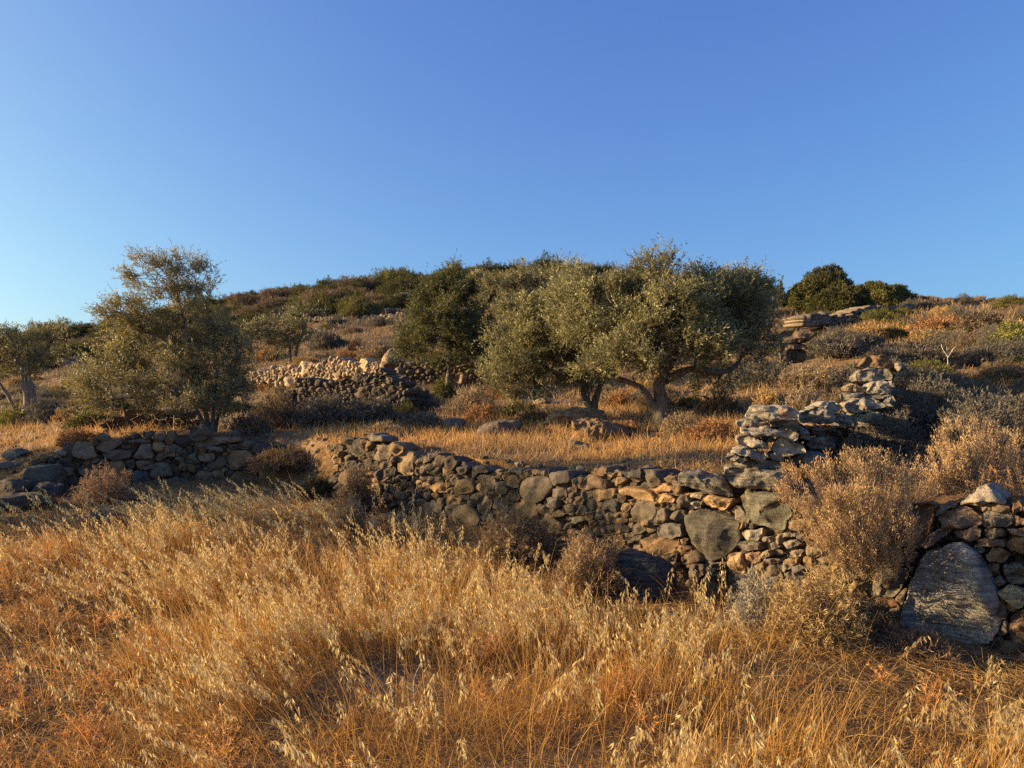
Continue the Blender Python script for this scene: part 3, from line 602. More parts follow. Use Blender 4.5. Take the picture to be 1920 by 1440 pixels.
rock(20, 915, 52, 36, 'grey sloping rock at the left picture edge beside the dark block', (.15, .135, .115), 12, mat='slab', box=1, lean=(.1, -.25), Y=10.6)
rock(25, 942, 85, 30, 'low flat grey slab nearest the left picture edge, in the field', (.17, .145, .115), 13, mat='slab', Y=9.8, rot=.1)
rock(20, 853, 46, 20, 'small grey stone lying in the golden grass at the far left', (.25, .22, .19), 14)
rock(14, 874, 30, 14, 'tiny grey stone just below the other stone in the golden grass', (.24, .2, .17), 15)
rock(1212, 1084, 125, 80, 'large dark slab leaning at the foot of the wall behind the oats', (.075, .08, .09), 16, mat='schist', Y=5.8, box=1, dep=.7, lean=(-.35, .22), rot=-.5)
rock(745, 985, 70, 34, 'dark grey rock in the dry oats in front of the middle wall', (.11, .115, .12), 17, mat='slab', Y=9.2)
rock(735, 668, 44, 34, 'tan boulder on the end of the sunlit wall', (.36, .27, .19), 18, Y=22.3, rot=.2)
rock(727, 682, 30, 12, 'flat brown stone under the tan boulder', (.28, .2, .14), 19, Y=22.0, rot=.1)
rock(760, 558, 40, 26, 'pale grey outcrop high on the hill left of the juniper top', (.36, .34, .31), 20, 'rock_outcrop', dep=.8)
for k, (px, py, w_, h_) in enumerate([(1530, 598, 46, 18), (1556, 594, 40, 20), (1580, 598, 34, 16), (1605, 576, 28, 12), (1650, 578, 46, 10), (1680, 565, 30, 10), (1706, 584, 20, 8), (700, 583, 46, 10), (735, 580, 30, 9), (655, 560, 22, 12), (530, 585, 22, 16), (130, 680, 40, 20), (520, 588, 30, 8), (545, 586, 20, 10)]):
    rock(px, py, w_, h_, 'weathered grey outcrop stone lying among hillside scrub', (.30 - .02 * (k % 3), .26 - .02 * (k % 3), .21), 40 + k, 'rock', 'far_stone', sub=3, group='outcrop stones on the hillside')

# ------------------------------------------------------------------ vegetation helpers
def tube(acc, pts, rad, col, sides=8, wob=0.0, seed=0):
    P = np.asarray(pts, float); rad = np.asarray(rad, float); n = len(P)
    T = nrm(np.gradient(P, axis=0)); ref = np.array([.3, .9, .1]); A = nrm(np.cross(T, ref)); B = np.cross(T, A)
    th = np.linspace(0, 2 * np.pi, sides, endpoint=False)
    rr = rad[:, None] * np.ones(sides)
    if wob: rr = rr * (1 + wob * fbm(np.stack([np.cos(th)[None] * 1.6 + 0 * rad[:, None], np.sin(th)[None] * 1.6 + 0 * rad[:, None], np.linspace(0, n * .35, n)[:, None] + 0 * th[None]], -1), 2, seed))
    V = P[:, None] + rr[..., None] * (np.cos(th)[None, :, None] * A[:, None] + np.sin(th)[None, :, None] * B[:, None])
    i = np.arange(n - 1)[:, None] * sides; j = np.arange(sides)[None]
    Fq = np.stack([i + j, i + (j + 1) % sides, i + sides + (j + 1) % sides, i + sides + j], -1).reshape(-1, 4)
    acc.add(V.reshape(-1, 3), Fq, col)
def spline(P, n):
    P = np.asarray(P, float); t = np.linspace(0, len(P) - 1, n); i = np.clip(t.astype(int), 0, len(P) - 2); f = (t - i)[:, None]
    g = lambda k: P[np.clip(k, 0, len(P) - 1)]
    p0, p1, p2, p3 = g(i - 1), g(i), g(i + 1), g(i + 2)
    return .5 * (2 * p1 + (p2 - p0) * f + (2 * p0 - 5 * p1 + 4 * p2 - p3) * f ** 2 + (3 * p1 - p0 - 3 * p2 + p3) * f ** 3)
def rvec(r, n): return nrm(r.normal(size=(n, 3)))
def blades(acc, base, d, length, width, col, r, seg=1, curve=None, nrmdir=None):
    """many thin leaves: lens shaped quads (seg=1) or tapering curved strips"""
    n = len(base); d = nrm(d); length = np.broadcast_to(length, n)[:, None]; width = np.broadcast_to(width, n)[:, None]
    s = nrm(np.cross(d, nrmdir if nrmdir is not None else rvec(r, n)))
    if seg == 1:
        m = base + d * length * .45
        V = np.stack([base, m + s * width * .5, base + d * length, m - s * width * .5], 1)
        Fq = np.arange(n)[:, None] * 4 + np.array([0, 1, 2, 3]); C = np.repeat(col, 4, 0) if col.ndim == 2 else col
        acc.add(V.reshape(-1, 3), Fq, C); return
    t = np.linspace(0, 1, seg + 1); cv = curve if curve is not None else np.zeros((n, 3))
    P = base[:, None] + d[:, None] * (length * t[None])[..., None] + cv[:, None] * (t[None, :, None] ** 2) * length[..., None]
    wd = width * (1 - .75 * t[None]); V = np.stack([P - s[:, None] * wd[..., None] / 2, P + s[:, None] * wd[..., None] / 2], 2)
    q = np.arange(seg)[None] * 2 + np.arange(n)[:, None] * (seg + 1) * 2
    Fq = np.stack([q, q + 1, q + 3, q + 2], -1).reshape(-1, 4)
    acc.add(V.reshape(-1, 3), Fq, np.repeat(col, (seg + 1) * 2, 0) if col.ndim == 2 else col)
    return P
def mixcol(r, n, A, B, jit=.12):
    t = r.random((n, 1)); c_ = np.array(A) * (1 - t) + np.array(B) * t
    return c_ * np.exp(r.normal(0, jit, (n, 1)))

def tree(name, label, Y, base, limbs, blobs, seed=1, cl_r=.28, dens=1.0, twigs=26, leaves=14, leaf=(.055, .013), A=(.17, .150, .050), B=(.27, .225, .085), up=.5, bark=(.16, .12, .085), mat='leaf', group=None, cat='olive tree', lean=(0, 0, 0), twig_len=.26, hollow=.35, base_dy=0):
    """limbs: list of (pixel polyline with depth offset [(px,py,dY)...], r0, r1); blobs: (px,py,rx,ry,dY[,rdepth])"""
    r = np.random.default_rng(seed); s = Y / F_PX
    b3 = pt(base[0], base[1], Y); zg = gz(b3[0], Y); root = empty(name, [b3[0], Y, zg], label, cat, group); org = np.array(root.location)
    tr = Acc(); nodes = []
    for k, (pl, r0, r1) in enumerate(limbs):
        P = np.array([pt(p[0], p[1], Y + (p[2] if len(p) > 2 else 0)) for p in pl])
        if abs(pl[0][0] - base[0]) < 14 and abs(pl[0][1] - base[1]) < 14: P[0, 2] = gz(P[0, 0], P[0, 1]) - .12
        P = spline(P, 5 * len(P)); L = np.linspace(0, 1, len(P))
        P = P + np.stack([fbm(P * 2.5 + q * 7 + seed, 2, seed + q) for q in range(3)], 1) * r0 * .5 * (L[:, None] > .02)
        rr = r0 + (r1 - r0) * L ** .8
        if k == 0 or P[0, 2] < zg + .1: rr = rr * (1 + .55 * np.exp(-L * 9))
        tube(tr, P, rr, np.array(bark), 12, .28, seed + k)
        nodes += [(p, q) for p, q in zip(P[len(P) // 3:], rr[len(P) // 3:])]
    NP = np.array([n_[0] for n_ in nodes]); NR = np.array([n_[1] for n_ in nodes])
    cr = Acc(); CB = []
    for bl in blobs:
        px, py, rx, ry, dy = bl[:5]; rd = bl[5] if len(bl) > 5 else min(rx * s, 1.6) * .85
        c3 = pt(px, py, Y + dy); R3 = np.array([rx * s, rd, ry * s])
        area = (R3[0] * R3[1] * R3[2]) ** (2 / 3) * 12.6
        n = max(3, int(area / (cl_r ** 2 * 2.4) * dens))
        D = rvec(r, n); rad = (hollow + (1 - hollow) * r.random(n) ** .45)[:, None]
        C = c3 + D * R3 * rad; CB.append((C, c3, R3))
    keepC = np.concatenate([c_[0] for c_ in CB]); cent = np.concatenate([np.repeat(c_[1][None], len(c_[0]), 0) for c_ in CB])
    gzs = height(keepC[:, 0], keepC[:, 1]); ok = keepC[:, 2] > gzs + .08; keepC, cent = keepC[ok], cent[ok]
    # branches from the nearest limb node to every cluster
    for i in range(len(keepC)):
        dd = np.linalg.norm(NP - keepC[i], axis=1) + np.maximum(0, NP[:, 2] - keepC[i][2]) * .6; j = int(dd.argmin())
        A_, B_ = NP[j], keepC[i]; L = np.linalg.norm(B_ - A_)
        mid = (A_ + B_) / 2 + r.normal(0, .12, 3) * L + np.array([0, 0, .06 * L])
        tube(tr, spline([A_, mid, B_], 6), np.linspace(min(NR[j] * .5, .012 + L * .012), .004, 6), np.array(bark) * .9, 4)
    n = len(keepC); T = n * twigs; ci = np.repeat(np.arange(n), twigs)
    ctone = np.exp(r.normal(0, .22, n))[ci]; csz = (.45 + 1.0 * r.random(n) ** 1.3)[ci]
    off = rvec(r, T) * (r.random((T, 1)) ** .5) * cl_r * csz[:, None] * np.array([1, 1, .8])
    base_ = keepC[ci] + off * .7
    out = nrm(keepC[ci] - cent[ci] + off * .5); d = nrm(out * .55 + np.array([0, 0, up]) + np.array(lean) + r.normal(0, .33, (T, 3)))
    tl = twig_len * (.5 + .8 * r.random(T)); cv = r.normal(0, .18, (T, 3)) - np.array([0, 0, .12])
    P = blades(cr, base_, d, tl, .005, np.repeat(np.array([bark]) * .8, T, 0), r, seg=3, curve=cv)
    tt = (np.arange(leaves) + .5) / leaves; tt = tt[None] + r.random((T, leaves)) * .06
    LB = base_[:, None] + d[:, None] * (tl[:, None] * tt)[..., None] + cv[:, None] * ((tt ** 2) * tl[:, None])[..., None]
    LB = LB.reshape(-1, 3); dd = np.repeat(d, leaves, 0); nl = len(LB)
    side = nrm(np.cross(dd, rvec(r, nl))); ld = nrm(dd * .75 + side * .8)
    keep = r.random(nl) < .9; tone = np.repeat(ctone, leaves)[:, None]
    cl = mixcol(r, nl, A, B) * tone
    blades(cr, LB[keep], ld[keep], leaf[0] * (.7 + .6 * r.random(nl))[keep], leaf[1], cl[keep], r)
    tr.build('trunk', M['bark'], root, True, origin=org); cr.build('crown', M[mat], root, origin=org)
    return root

def shrub_mesh(r, rx, ry, rz, n, tuft, bl, wid, A, B, up=.45, lump=.25, stems=40, per=8, spread=.5, hollow=.78, flat=.0):
    """dome shrub about the origin: returns (foliage Acc, stems Acc); tufts of fine blades on a lumpy shell, twigs below"""
    fo, st = Acc(), Acc(); D = rvec(r, n); D[:, 2] = np.abs(D[:, 2]) * (1 - flat) + flat * .1
    sd_ = float(r.random() * 50); lm = 1 + lump * fbm(D * 2.2 + sd_, 3, 4); lm2 = 1 + lump * .4 * fbm(D * 6 + sd_, 2, 8)
    rad = (hollow + (1 - hollow) * r.random(n) ** .6) * lm * lm2
    P = D * rad[:, None] * np.array([rx, ry, rz]); dirn = nrm(D * np.array([1, 1, .6]) * (1 - up) + np.array([0, 0, up]) + r.normal(0, .12, (n, 3)))
    tone = np.exp(fbm(D * 4 + sd_ + 9, 2, 3) * .25)[:, None]
    k = np.repeat(np.arange(n), per); nd = nrm(dirn[k] + r.normal(0, spread, (n * per, 3)))
    b0 = P[k] - dirn[k] * tuft * .6 + dirn[k] * (r.random((n * per, 1)) * tuft)
    cl = mixcol(r, n * per, A, B, .15) * tone[k]
    blades(fo, b0, nd, bl * (.6 + .8 * r.random(n * per)), wid, cl, r)
    # stalk below every tuft
    ks = r.permutation(n)[: max(8, n // 2)]; tgt = P[ks]; bs = tgt * np.array([.18, .18, 0]) + np.array([0, 0, .0])
    dv = tgt - bs; L = np.linalg.norm(dv, axis=1); blades(st, bs, dv, L, max(.004, wid * .8), mixcol(r, len(ks), (.16, .12, .085), (.22, .17, .125)), r, seg=4, curve=r.normal(0, .08, (len(ks), 3)))
    return fo, st
def place_shrub(name, label, x, y, rx, rz, kind, seed, cat='shrub', ry=None, group=None, n=None, mat='twig', detail=1.0, z=None, **kw):
    r = np.random.default_rng(seed); K = SH[kind]; ry = ry or rx; Yd = math.hypot(x, y); px_sz = Yd / 740.0; lf = .55 if kind in ('dark', 'green', 'bright') else 1   # metres per render pixel
    wid = max(K['wid'], px_sz * .75); bl = max(K['bl'], px_sz * 3.2 * lf); tuft = max(K['tuft'], px_sz * 4 * lf)
    area = 2 * np.pi * ((rx * ry) + (rx + ry) * rz) / 3; per = K.get('per', 8)
    nn = n or int(min(9000, max(120, detail * K['cov'] * area / (wid * bl * .5 * per))))
    p = dict(A=K['A'], B=K['B'], up=K.get('up', .45), lump=K.get('lump', .25), spread=K.get('spread', .5), hollow=K.get('hollow', .75), per=per); p.update(kw)
    fo, st = shrub_mesh(r, rx, ry, rz, nn, tuft, bl, wid, **p)
    zz = z if z is not None else gz(x, y) - rz * .05; root = empty(name, (x, y, zz), label, cat, group)
    if nn < 150:
        fo.V += st.V; fo.C += st.C; fo.F += [f + fo.n for f in st.F]; fo.n += st.n; fo.build('foliage', M[mat], root)
    else: fo.build('foliage', M[mat], root); st.build('stems', M['twig'], root)
    return root
SH = {
 'heath': dict(A=(.44, .275, .13), B=(.60, .395, .20), tuft=.10, bl=.030, wid=.0045, cov=2.6, up=.55, lump=.30, spread=.42, hollow=.55, per=12),
 'gold': dict(A=(.36, .22, .075), B=(.48, .31, .12), tuft=.05, bl=.04, wid=.005, cov=2.6, up=.35, lump=.25, spread=.7, hollow=.7),
 'rust': dict(A=(.30, .15, .065), B=(.40, .22, .10), tuft=.05, bl=.04, wid=.005, cov=2.4, up=.35, lump=.3, spread=.8, hollow=.6),
 'tan': dict(A=(.26, .19, .115), B=(.36, .26, .15), tuft=.05, bl=.04, wid=.004, cov=2.2, up=.4, lump=.3, spread=.8, hollow=.5),
 'grey': dict(A=(.125, .110, .085), B=(.19, .16, .12), tuft=.07, bl=.045, wid=.004, cov=2.2, up=.5, lump=.35, spread=.6, hollow=.5),
 'brown': dict(A=(.15, .105, .065), B=(.23, .16, .095), tuft=.07, bl=.045, wid=.004, cov=2.2, up=.5, lump=.35, spread=.7, hollow=.5),
 'green': dict(A=(.12, .115, .035), B=(.20, .18, .058), tuft=.06, bl=.04, wid=.014, cov=2.4, up=.3, lump=.35, spread=.9, hollow=.6),
 'bright': dict(A=(.20, .20, .05), B=(.30, .27, .08), tuft=.06, bl=.04, wid=.014, cov=2.0, up=.3, lump=.35, spread=.9, hollow=.6),
 'dark': dict(A=(.060, .062, .022), B=(.115, .105, .036), tuft=.06, bl=.05, wid=.014, cov=2.6, up=.3, lump=.38, spread=.9, hollow=.6)}
def shrub_px(name, label, px, base, w_, h_, kind, seed, Y=None, **kw):
    if Y is None: x, Y, z = [float(v[0]) for v in ground_hit(px, base)]
    else: x = (px - CX) / F_PX * Y
    s = Y / F_PX; ztop = EYE + (HZ - (base - h_)) * s; rz = max(ztop - gz(x, Y), .15)
    return place_shrub(name, label, x, Y, w_ * s / 2, rz / 1.08, kind, seed, **kw)

# ------------------------------------------------------------------ trees
tree('olive_tree', 'big spreading olive tree with a forked sunlit trunk behind the terrace wall', 12.0, (1248, 806),
 [([(1248,808),(1243,765),(1240,730),(1247,700),(1262,650,.1),(1270,590,.2)], .135, .035), ([(1240,775),(1215,752),(1190,725),(1160,712),(1115,695,-.2)], .085, .03),
  ([(1247,715),(1275,700),(1310,692,.1),(1350,698,.2),(1375,690,.3),(1400,650,.4)], .075, .03), ([(1300,692),(1335,672),(1357,655),(1380,610)], .05, .02),
  ([(1247,700),(1215,650,-.3),(1180,600,-.4)], .06, .02), ([(1262,660),(1310,600,.3),(1340,560,.4)], .05, .02), ([(1262,650),(1245,590,-.2),(1250,535,-.2)], .045, .015), ([(1160,712),(1120,660,.2),(1100,610,.3)], .04, .02)],
 [(1240,610,110,75,-.2),(1320,590,85,70,.2),(1160,610,75,75,0),(1390,585,62,62,.2),(1240,560,100,34,0),(1340,548,80,34,.1),(1205,512,15,26,0,.2),(1250,512,17,26,0,.22),(1228,525,30,20,0,.3),(1130,570,50,45,.1),(1120,680,50,32,-.2),(1290,655,95,36,-.5),
  (1420,625,42,55,.3),(1340,715,46,20,.4,.3),(1190,665,70,36,-.7),(1375,655,50,30,0),(1100,600,55,65,.4),(1090,545,40,30,.3)], seed=11, dens=1.3, leaf=(.062, .016), A=(.18,.160,.060), B=(.29,.25,.105))
tree('olive_tree', 'twin olive tree left of the big one, its crown nearly touching the ground', 13.6, (1107, 757),
 [([(1107,757),(1100,735),(1085,700),(1060,650)], .10, .03), ([(1104,750),(1125,725),(1140,700)], .08, .03), ([(1090,715),(1040,700,.1),(1000,670,.1)], .06, .02), ([(1060,650),(1055,600),(1060,555)], .04, .015), ([(1030,695),(985,715),(950,720)], .035, .015)],
 [(1030,620,70,65,0),(975,655,55,62,0),(945,700,36,48,-.1),(1060,548,34,40,.1),(1085,600,50,60,.2),(1085,690,45,45,-.1),(1005,700,60,40,-.2),(985,595,40,30,.1),(1055,515,16,20,.1,.2),(1080,570,50,50,-.3)], seed=12, dens=1.4, leaf=(.062, .016), A=(.19,.168,.060), B=(.30,.255,.10))
tree('olive_tree', 'feathery wind swept olive tree with open top standing above the left terrace wall', 13.2, (395, 803),
 [([(395,803),(385,770),(372,720),(358,660),(345,600),(330,540)], .042, .014), ([(397,803),(402,760),(405,700),(400,640),(385,570)], .038, .012), ([(392,800),(365,760,-.2),(330,730,-.3),(270,700,-.3),(220,680)], .034, .012),
  ([(398,800),(420,750,.2),(440,690,.3),(445,640)], .03, .010), ([(385,770),(340,745,.3),(270,745,.4),(200,750)], .04, .012), ([(372,720),(320,650,.2),(270,620,.2)], .04, .012)],
 [(305,700,85,55,0),(350,635,80,48,0),(250,655,55,45,0),(195,725,50,42,0),(240,745,75,34,-.2),(400,690,60,60,.1),(315,580,66,35,0),(295,535,50,34,0,.5),(345,522,44,34,.1,.35),(382,530,26,34,.1,.3),(270,500,22,14,0,.2),(310,497,24,14,0,.2),(215,590,16,16,0,.2),(430,650,38,45,.2),(440,740,30,40,.2),(360,760,70,25,-.3),(165,735,34,44,0,.5),(260,610,40,26,0,.5),(420,745,46,30,-.2,.5),(450,690,30,45,.1,.5),(230,680,60,40,.2),(235,590,40,24,.1,.4),(405,600,36,30,.1,.4)],
 seed=13, dens=1.05, lean=(-.35, 0, .1), A=(.20, .158, .055), B=(.30, .235, .09), bark=(.15, .12, .10), hollow=.25, twigs=22)
tree('olive_tree', 'old olive tree with a bare leaning trunk at the far left edge', 18.5, (58, 776),
 [([(60,776),(52,735),(48,705),(30,670)], .17, .07), ([(64,776),(60,725),(48,700)], .08, .05), ([(48,705),(75,670),(95,640)], .07, .03), ([(30,770),(10,735),(-10,710)], .05, .03)],
 [(15,650,36,34,0),(-20,690,40,40,0),(40,685,40,26,0),(88,640,28,30,0),(105,630,22,22,.2),(60,665,34,22,0),(-40,640,36,36,0)], seed=14, dens=1.1, cl_r=.32, leaf=(.07, .018), twigs=20, leaves=12, bark=(.24,.17,.12))
tree('juniper_tree', 'dark green cone shaped juniper with a straight bare lower trunk', 20.0, (842, 748),
 [([(842,748),(843,700),(842,640),(840,580),(843,520)], .10, .02)] + [([(843, 690 - 22 * k), (843 + (-1) ** k * (58 - 6 * k) * .5, 684 - 22 * k, (.5 if k % 3 else -.5)), (843 + (-1) ** k * (78 - 8 * k), 664 - 22 * k, (.9 if k % 3 else -.8))], .035, .012) for k in range(7)],
 [(845,650,76,34,0,1.05),(845,618,78,34,0,1.05),(838,585,66,32,0,.9),(846,555,48,28,0,.7),(838,526,28,22,0,.4),(868,540,22,22,0,.3),(841,506,12,14,0,.2),(805,545,22,16,0,.3),(880,660,30,28,0,.5),(775,640,36,34,0,.6)],
 seed=15, dens=1.0, cl_r=.30, leaf=(.085, .020), twigs=22, leaves=14, A=(.080,.082,.028), B=(.14,.132,.046), mat='needle', cat='juniper', up=.35, bark=(.17,.125,.09), twig_len=.30)
tree('olive_tree', 'hazy grey green olive tree behind, between the juniper and the twin olive', 24.0, (965, 690),
 [([(965,690),(965,640),(960,590),(960,540)], .12, .03), ([(965,640),(1000,590),(1010,530)], .08, .02), ([(965,640),(920,590),(905,550)], .08, .02)],
 [(950,570,60,48,0,1.1),(1000,545,44,36,0,.8),(905,550,36,36,0,.7),(985,510,36,22,0,.5),(955,620,60,40,0,1.0),(1010,520,20,16,0,.3)], seed=16, dens=.9, cl_r=.36, leaf=(.09, .022), twigs=20, leaves=12, A=(.19,.16,.07), B=(.27,.22,.10), group=None)
tree('olive_tree', 'small umbrella shaped olive on the slope above the left end of the sunlit wall', 33.0, (548, 662),
 [([(545,663),(542,645),(528,625),(505,618)], .07, .03), ([(550,663),(560,642),(568,620),(562,605)], .065, .03)],
 [(495,625,36,22,0,.9),(525,616,38,24,0,.9),(558,620,26,26,0,.7),(472,632,20,20,0,.5),(530,640,30,14,0,.6)], seed=17, dens=1.0, cl_r=.4, leaf=(.13, .032), twigs=16, leaves=10, A=(.13,.115,.045), B=(.20,.17,.07), twig_len=.4)
tree('olive_tree', 'tiny dark olive further up the slope above the umbrella shaped one', 45.0, (572, 606),
 [([(572,606),(572,592),(574,584)], .12, .05)], [(560,588,22,9,0,.8),(585,590,18,8,0,.7)], seed=18, cl_r=.5, leaf=(.2, .05), twigs=12, leaves=8, A=(.10,.095,.04), B=(.16,.14,.06), twig_len=.5)

tree('olive_tree', 'unseen olive tree added just outside the left picture edge to cast the long shadow across the terrace wall', 9.55, (-780, 880),
 [([(-780,880),(-780,780),(-785,660),(-770,500)], .14, .04)], [(-780,630,170,130,-.1,1.15),(-780,440,150,120,-.1,1.05),(-770,330,100,60,0,.8),(-770,780,150,80,0,1.0)], seed=19, dens=.8, cl_r=.35, leaf=(.09, .022), twigs=18, leaves=10)  # added out of view to throw its shadow over terrace and wall
tree('olive_tree', 'unseen lower olive tree added outside the left picture edge to shade the wall gap, further back beside the first one', 12.6, (-470, 830),
 [([(-470,830),(-475,770),(-470,700),(-460,640)], .13, .04)], [(-470,680,150,80,0,1.1),(-470,620,110,45,0,.9),(-470,760,130,60,0,1.1)], seed=20, dens=.75, cl_r=.35, leaf=(.09, .022), twigs=18, leaves=10)  # added out of view, kept low so its shade ends at the gap

# ------------------------------------------------------------------ near shrubs
_s = lambda *a, **k: shrub_px('shrub', *a, **k)
def heath(label, parts, Y, seed, kind='heath', cat='heath bush', base_row=None, name='heath_bush'):
    """bush made of many upright brushes: one thing, foliage and stems as parts"""
    r = np.random.default_rng(seed); fo, st = Acc(), Acc(); K = SH[kind]; s = Y / F_PX
    cx_ = np.mean([p[0] for p in parts]); x0 = (cx_ - CX) * s; root = empty(name, (x0, Y, gz(x0, Y - .2)), label, cat); org = np.array(root.location)
    bx = pt(cx_, base_row, Y)
    for (px, py, rx, ry, dy) in parts:
        c3 = pt(px, py, Y + dy); area = 4 * rx * ry * s * s; nb = int(area / .0022)
        D = rvec(r, nb); D[:, 1] = -np.abs(D[:, 1]) * (r.random(nb) < .8) + np.abs(D[:, 1]) * .6
        D = nrm(D); P = c3 + D * np.array([rx * s, min(rx, ry) * s * .85, ry * s]) * (.6 + .45 * r.random((nb, 1)))
        d = nrm((P - bx) * np.array([.75, .5, .6]) + np.array([-.05, 0, .35]) + r.normal(0, .08, (nb, 3))); tone = np.exp(r.normal(0, .16, nb))
        L = .10 + .10 * r.random(nb); per = 60; k = np.repeat(np.arange(nb), per); t = r.random(nb * per) ** .7
        b0 = P[k] - d[k] * L[k][:, None] * (1 - t)[:, None] + r.normal(0, .008, (nb * per, 3)) * (.6 + t[:, None])
        nd = nrm(d[k] * .9 + r.normal(0, .38, (nb * per, 3)))
        dk = (.55 + .45 * t)[:, None]; A_, B_ = np.array(K['A']), np.array(K['B'])
        grey_ = np.array([.22, .185, .14]); c_ = mixcol(r, nb * per, A_, B_, .14) * tone[k][:, None]; c_ = c_ * t[:, None] + (1 - t[:, None]) * (grey_ * .5 + c_ * .5)
        blades(fo, b0, nd, .014 + .014 * r.random(nb * per), .0040, c_, r)
        bs = bx + (P - bx) * .12 + r.normal(0, .05, (nb, 3)); dv = P - bs
        blades(st, bs, dv, np.linalg.norm(dv, axis=1), .006, mixcol(r, nb, (.15, .11, .08), (.22, .17, .12)), r, seg=4, curve=r.normal(0, .06, (nb, 3)))
    fo.build('foliage', M['twig'], root, origin=org); st.build('stems', M['twig'], root, origin=org); return root
heath('large tan heath bush sprawling over the right terrace wall beside the thick schist block',
 [(1510,905,62,48,-.1),(1580,890,60,50,-.1),(1650,905,60,62,0),(1710,915,50,55,.1),(1540,960,60,50,-.3),(1610,960,66,60,-.35),(1670,985,50,60,-.35),(1590,1010,62,40,-.4),(1640,1040,45,34,-.4),(1620,860,40,24,0)], 5.05, 21, base_row=1075)
heath('rounded orange tan heath bush at the top of the right wall above the brown boulder', [(1810,815,66,42,.2),(1760,865,50,40,.1),(1830,860,75,45,0),(1870,830,50,36,.3),(1790,900,70,36,0)], 5.35, 22, base_row=950)
heath('tan heath bush cut off by the right picture edge above the small brown wall stones', [(1920,850,38,55,.2),(1925,900,60,48,.1),(1990,860,70,60,.2)], 5.2, 23, base_row=960)
def fuzzy(label, px, base, w_, h_, kind, seed, Y, **kw): return shrub_px('shrub', label, px, base, w_, h_, kind, seed, Y=Y, **kw)
fuzzy('tangled straw coloured spiny shrub at the wall foot under the large heath bush', 1530, 1190, 190, 145, 'gold', 31, 4.75, spread=1.2, hollow=.25, up=.2, detail=.8, A=(.34,.225,.10), B=(.46,.32,.15))
fuzzy('wiry silvery tangle of dead twigs between the wall foot and the straw shrub', 1415, 1150, 110, 90, 'tan', 32, 5.0, spread=1.3, hollow=.2, up=.2, detail=.5, A=(.30,.26,.20), B=(.40,.35,.28))
fuzzy('brown spiny dome shrub behind the oats in front of the middle wall, right of centre', 1105, 1120, 130, 130, 'tan', 33, 5.9, spread=1.1, hollow=.35, up=.25, lump=.3, A=(.26,.17,.095), B=(.36,.24,.13))
fuzzy('dark brown shrub pressed against the middle wall just left of the brown dome', 960, 1075, 160, 120, 'brown', 34, 7.2, spread=1.0, hollow=.35, up=.3, detail=.9)
fuzzy('small brown shrub under the wall where the dark slab begins', 1225, 1095, 90, 75, 'brown', 35, 6.05, spread=1.0, hollow=.4, detail=.8)
fuzzy('golden brown shrub at the left end of the middle wall foot', 650, 1010, 84, 82, 'tan', 36, 8.2, spread=1.0, hollow=.4)
fuzzy('dark grey shrub leaning on the corner of the middle wall', 668, 935, 84, 72, 'brown', 37, 9.7, spread=.9, hollow=.4)
fuzzy('low grey straw tuft in shade below the left terrace wall', 190, 1005, 84, 52, 'grey', 38, 8.8, spread=.9, A=(.26,.21,.15), B=(.34,.27,.19))
fuzzy('arching brown twiggy shrub growing before the left terrace wall', 195, 945, 120, 70, 'brown', 39, 10.3, spread=1.3, hollow=.3, detail=.6, A=(.24,.15,.09), B=(.32,.2,.12))
fuzzy('dark green grassy clump in the gap between the two terrace walls', 590, 925, 60, 30, 'green', 40, 10.9, spread=.7, up=.5, A=(.07,.065,.03), B=(.12,.10,.045))
fuzzy('brown dry grass mound covering the collapsed gap in the terrace wall', 535, 885, 150, 58, 'brown', 41, 11.9, spread=.9, up=.3, A=(.17, .11, .06), B=(.26, .17, .09), flat=.2)
fuzzy('shaded dark brown shrub at the foot of the large boulder stone on the far right', 1720, 1235, 150, 60, 'brown', 42, 4.55, spread=1.2, hollow=.2, detail=.6, A=(.20,.13,.08), B=(.28,.18,.11))
fuzzy('brown shrub hiding the wall foot left of the big grey boulder stone', 1620, 1180, 110, 75, 'brown', 43, 4.95, spread=1.1, hollow=.3, detail=.7)
fuzzy('leaning rust brown dry shrub right of the pale triangular stone', 1880, 960, 110, 100, 'rust', 44, 4.95, spread=1.2, hollow=.2, detail=.4)
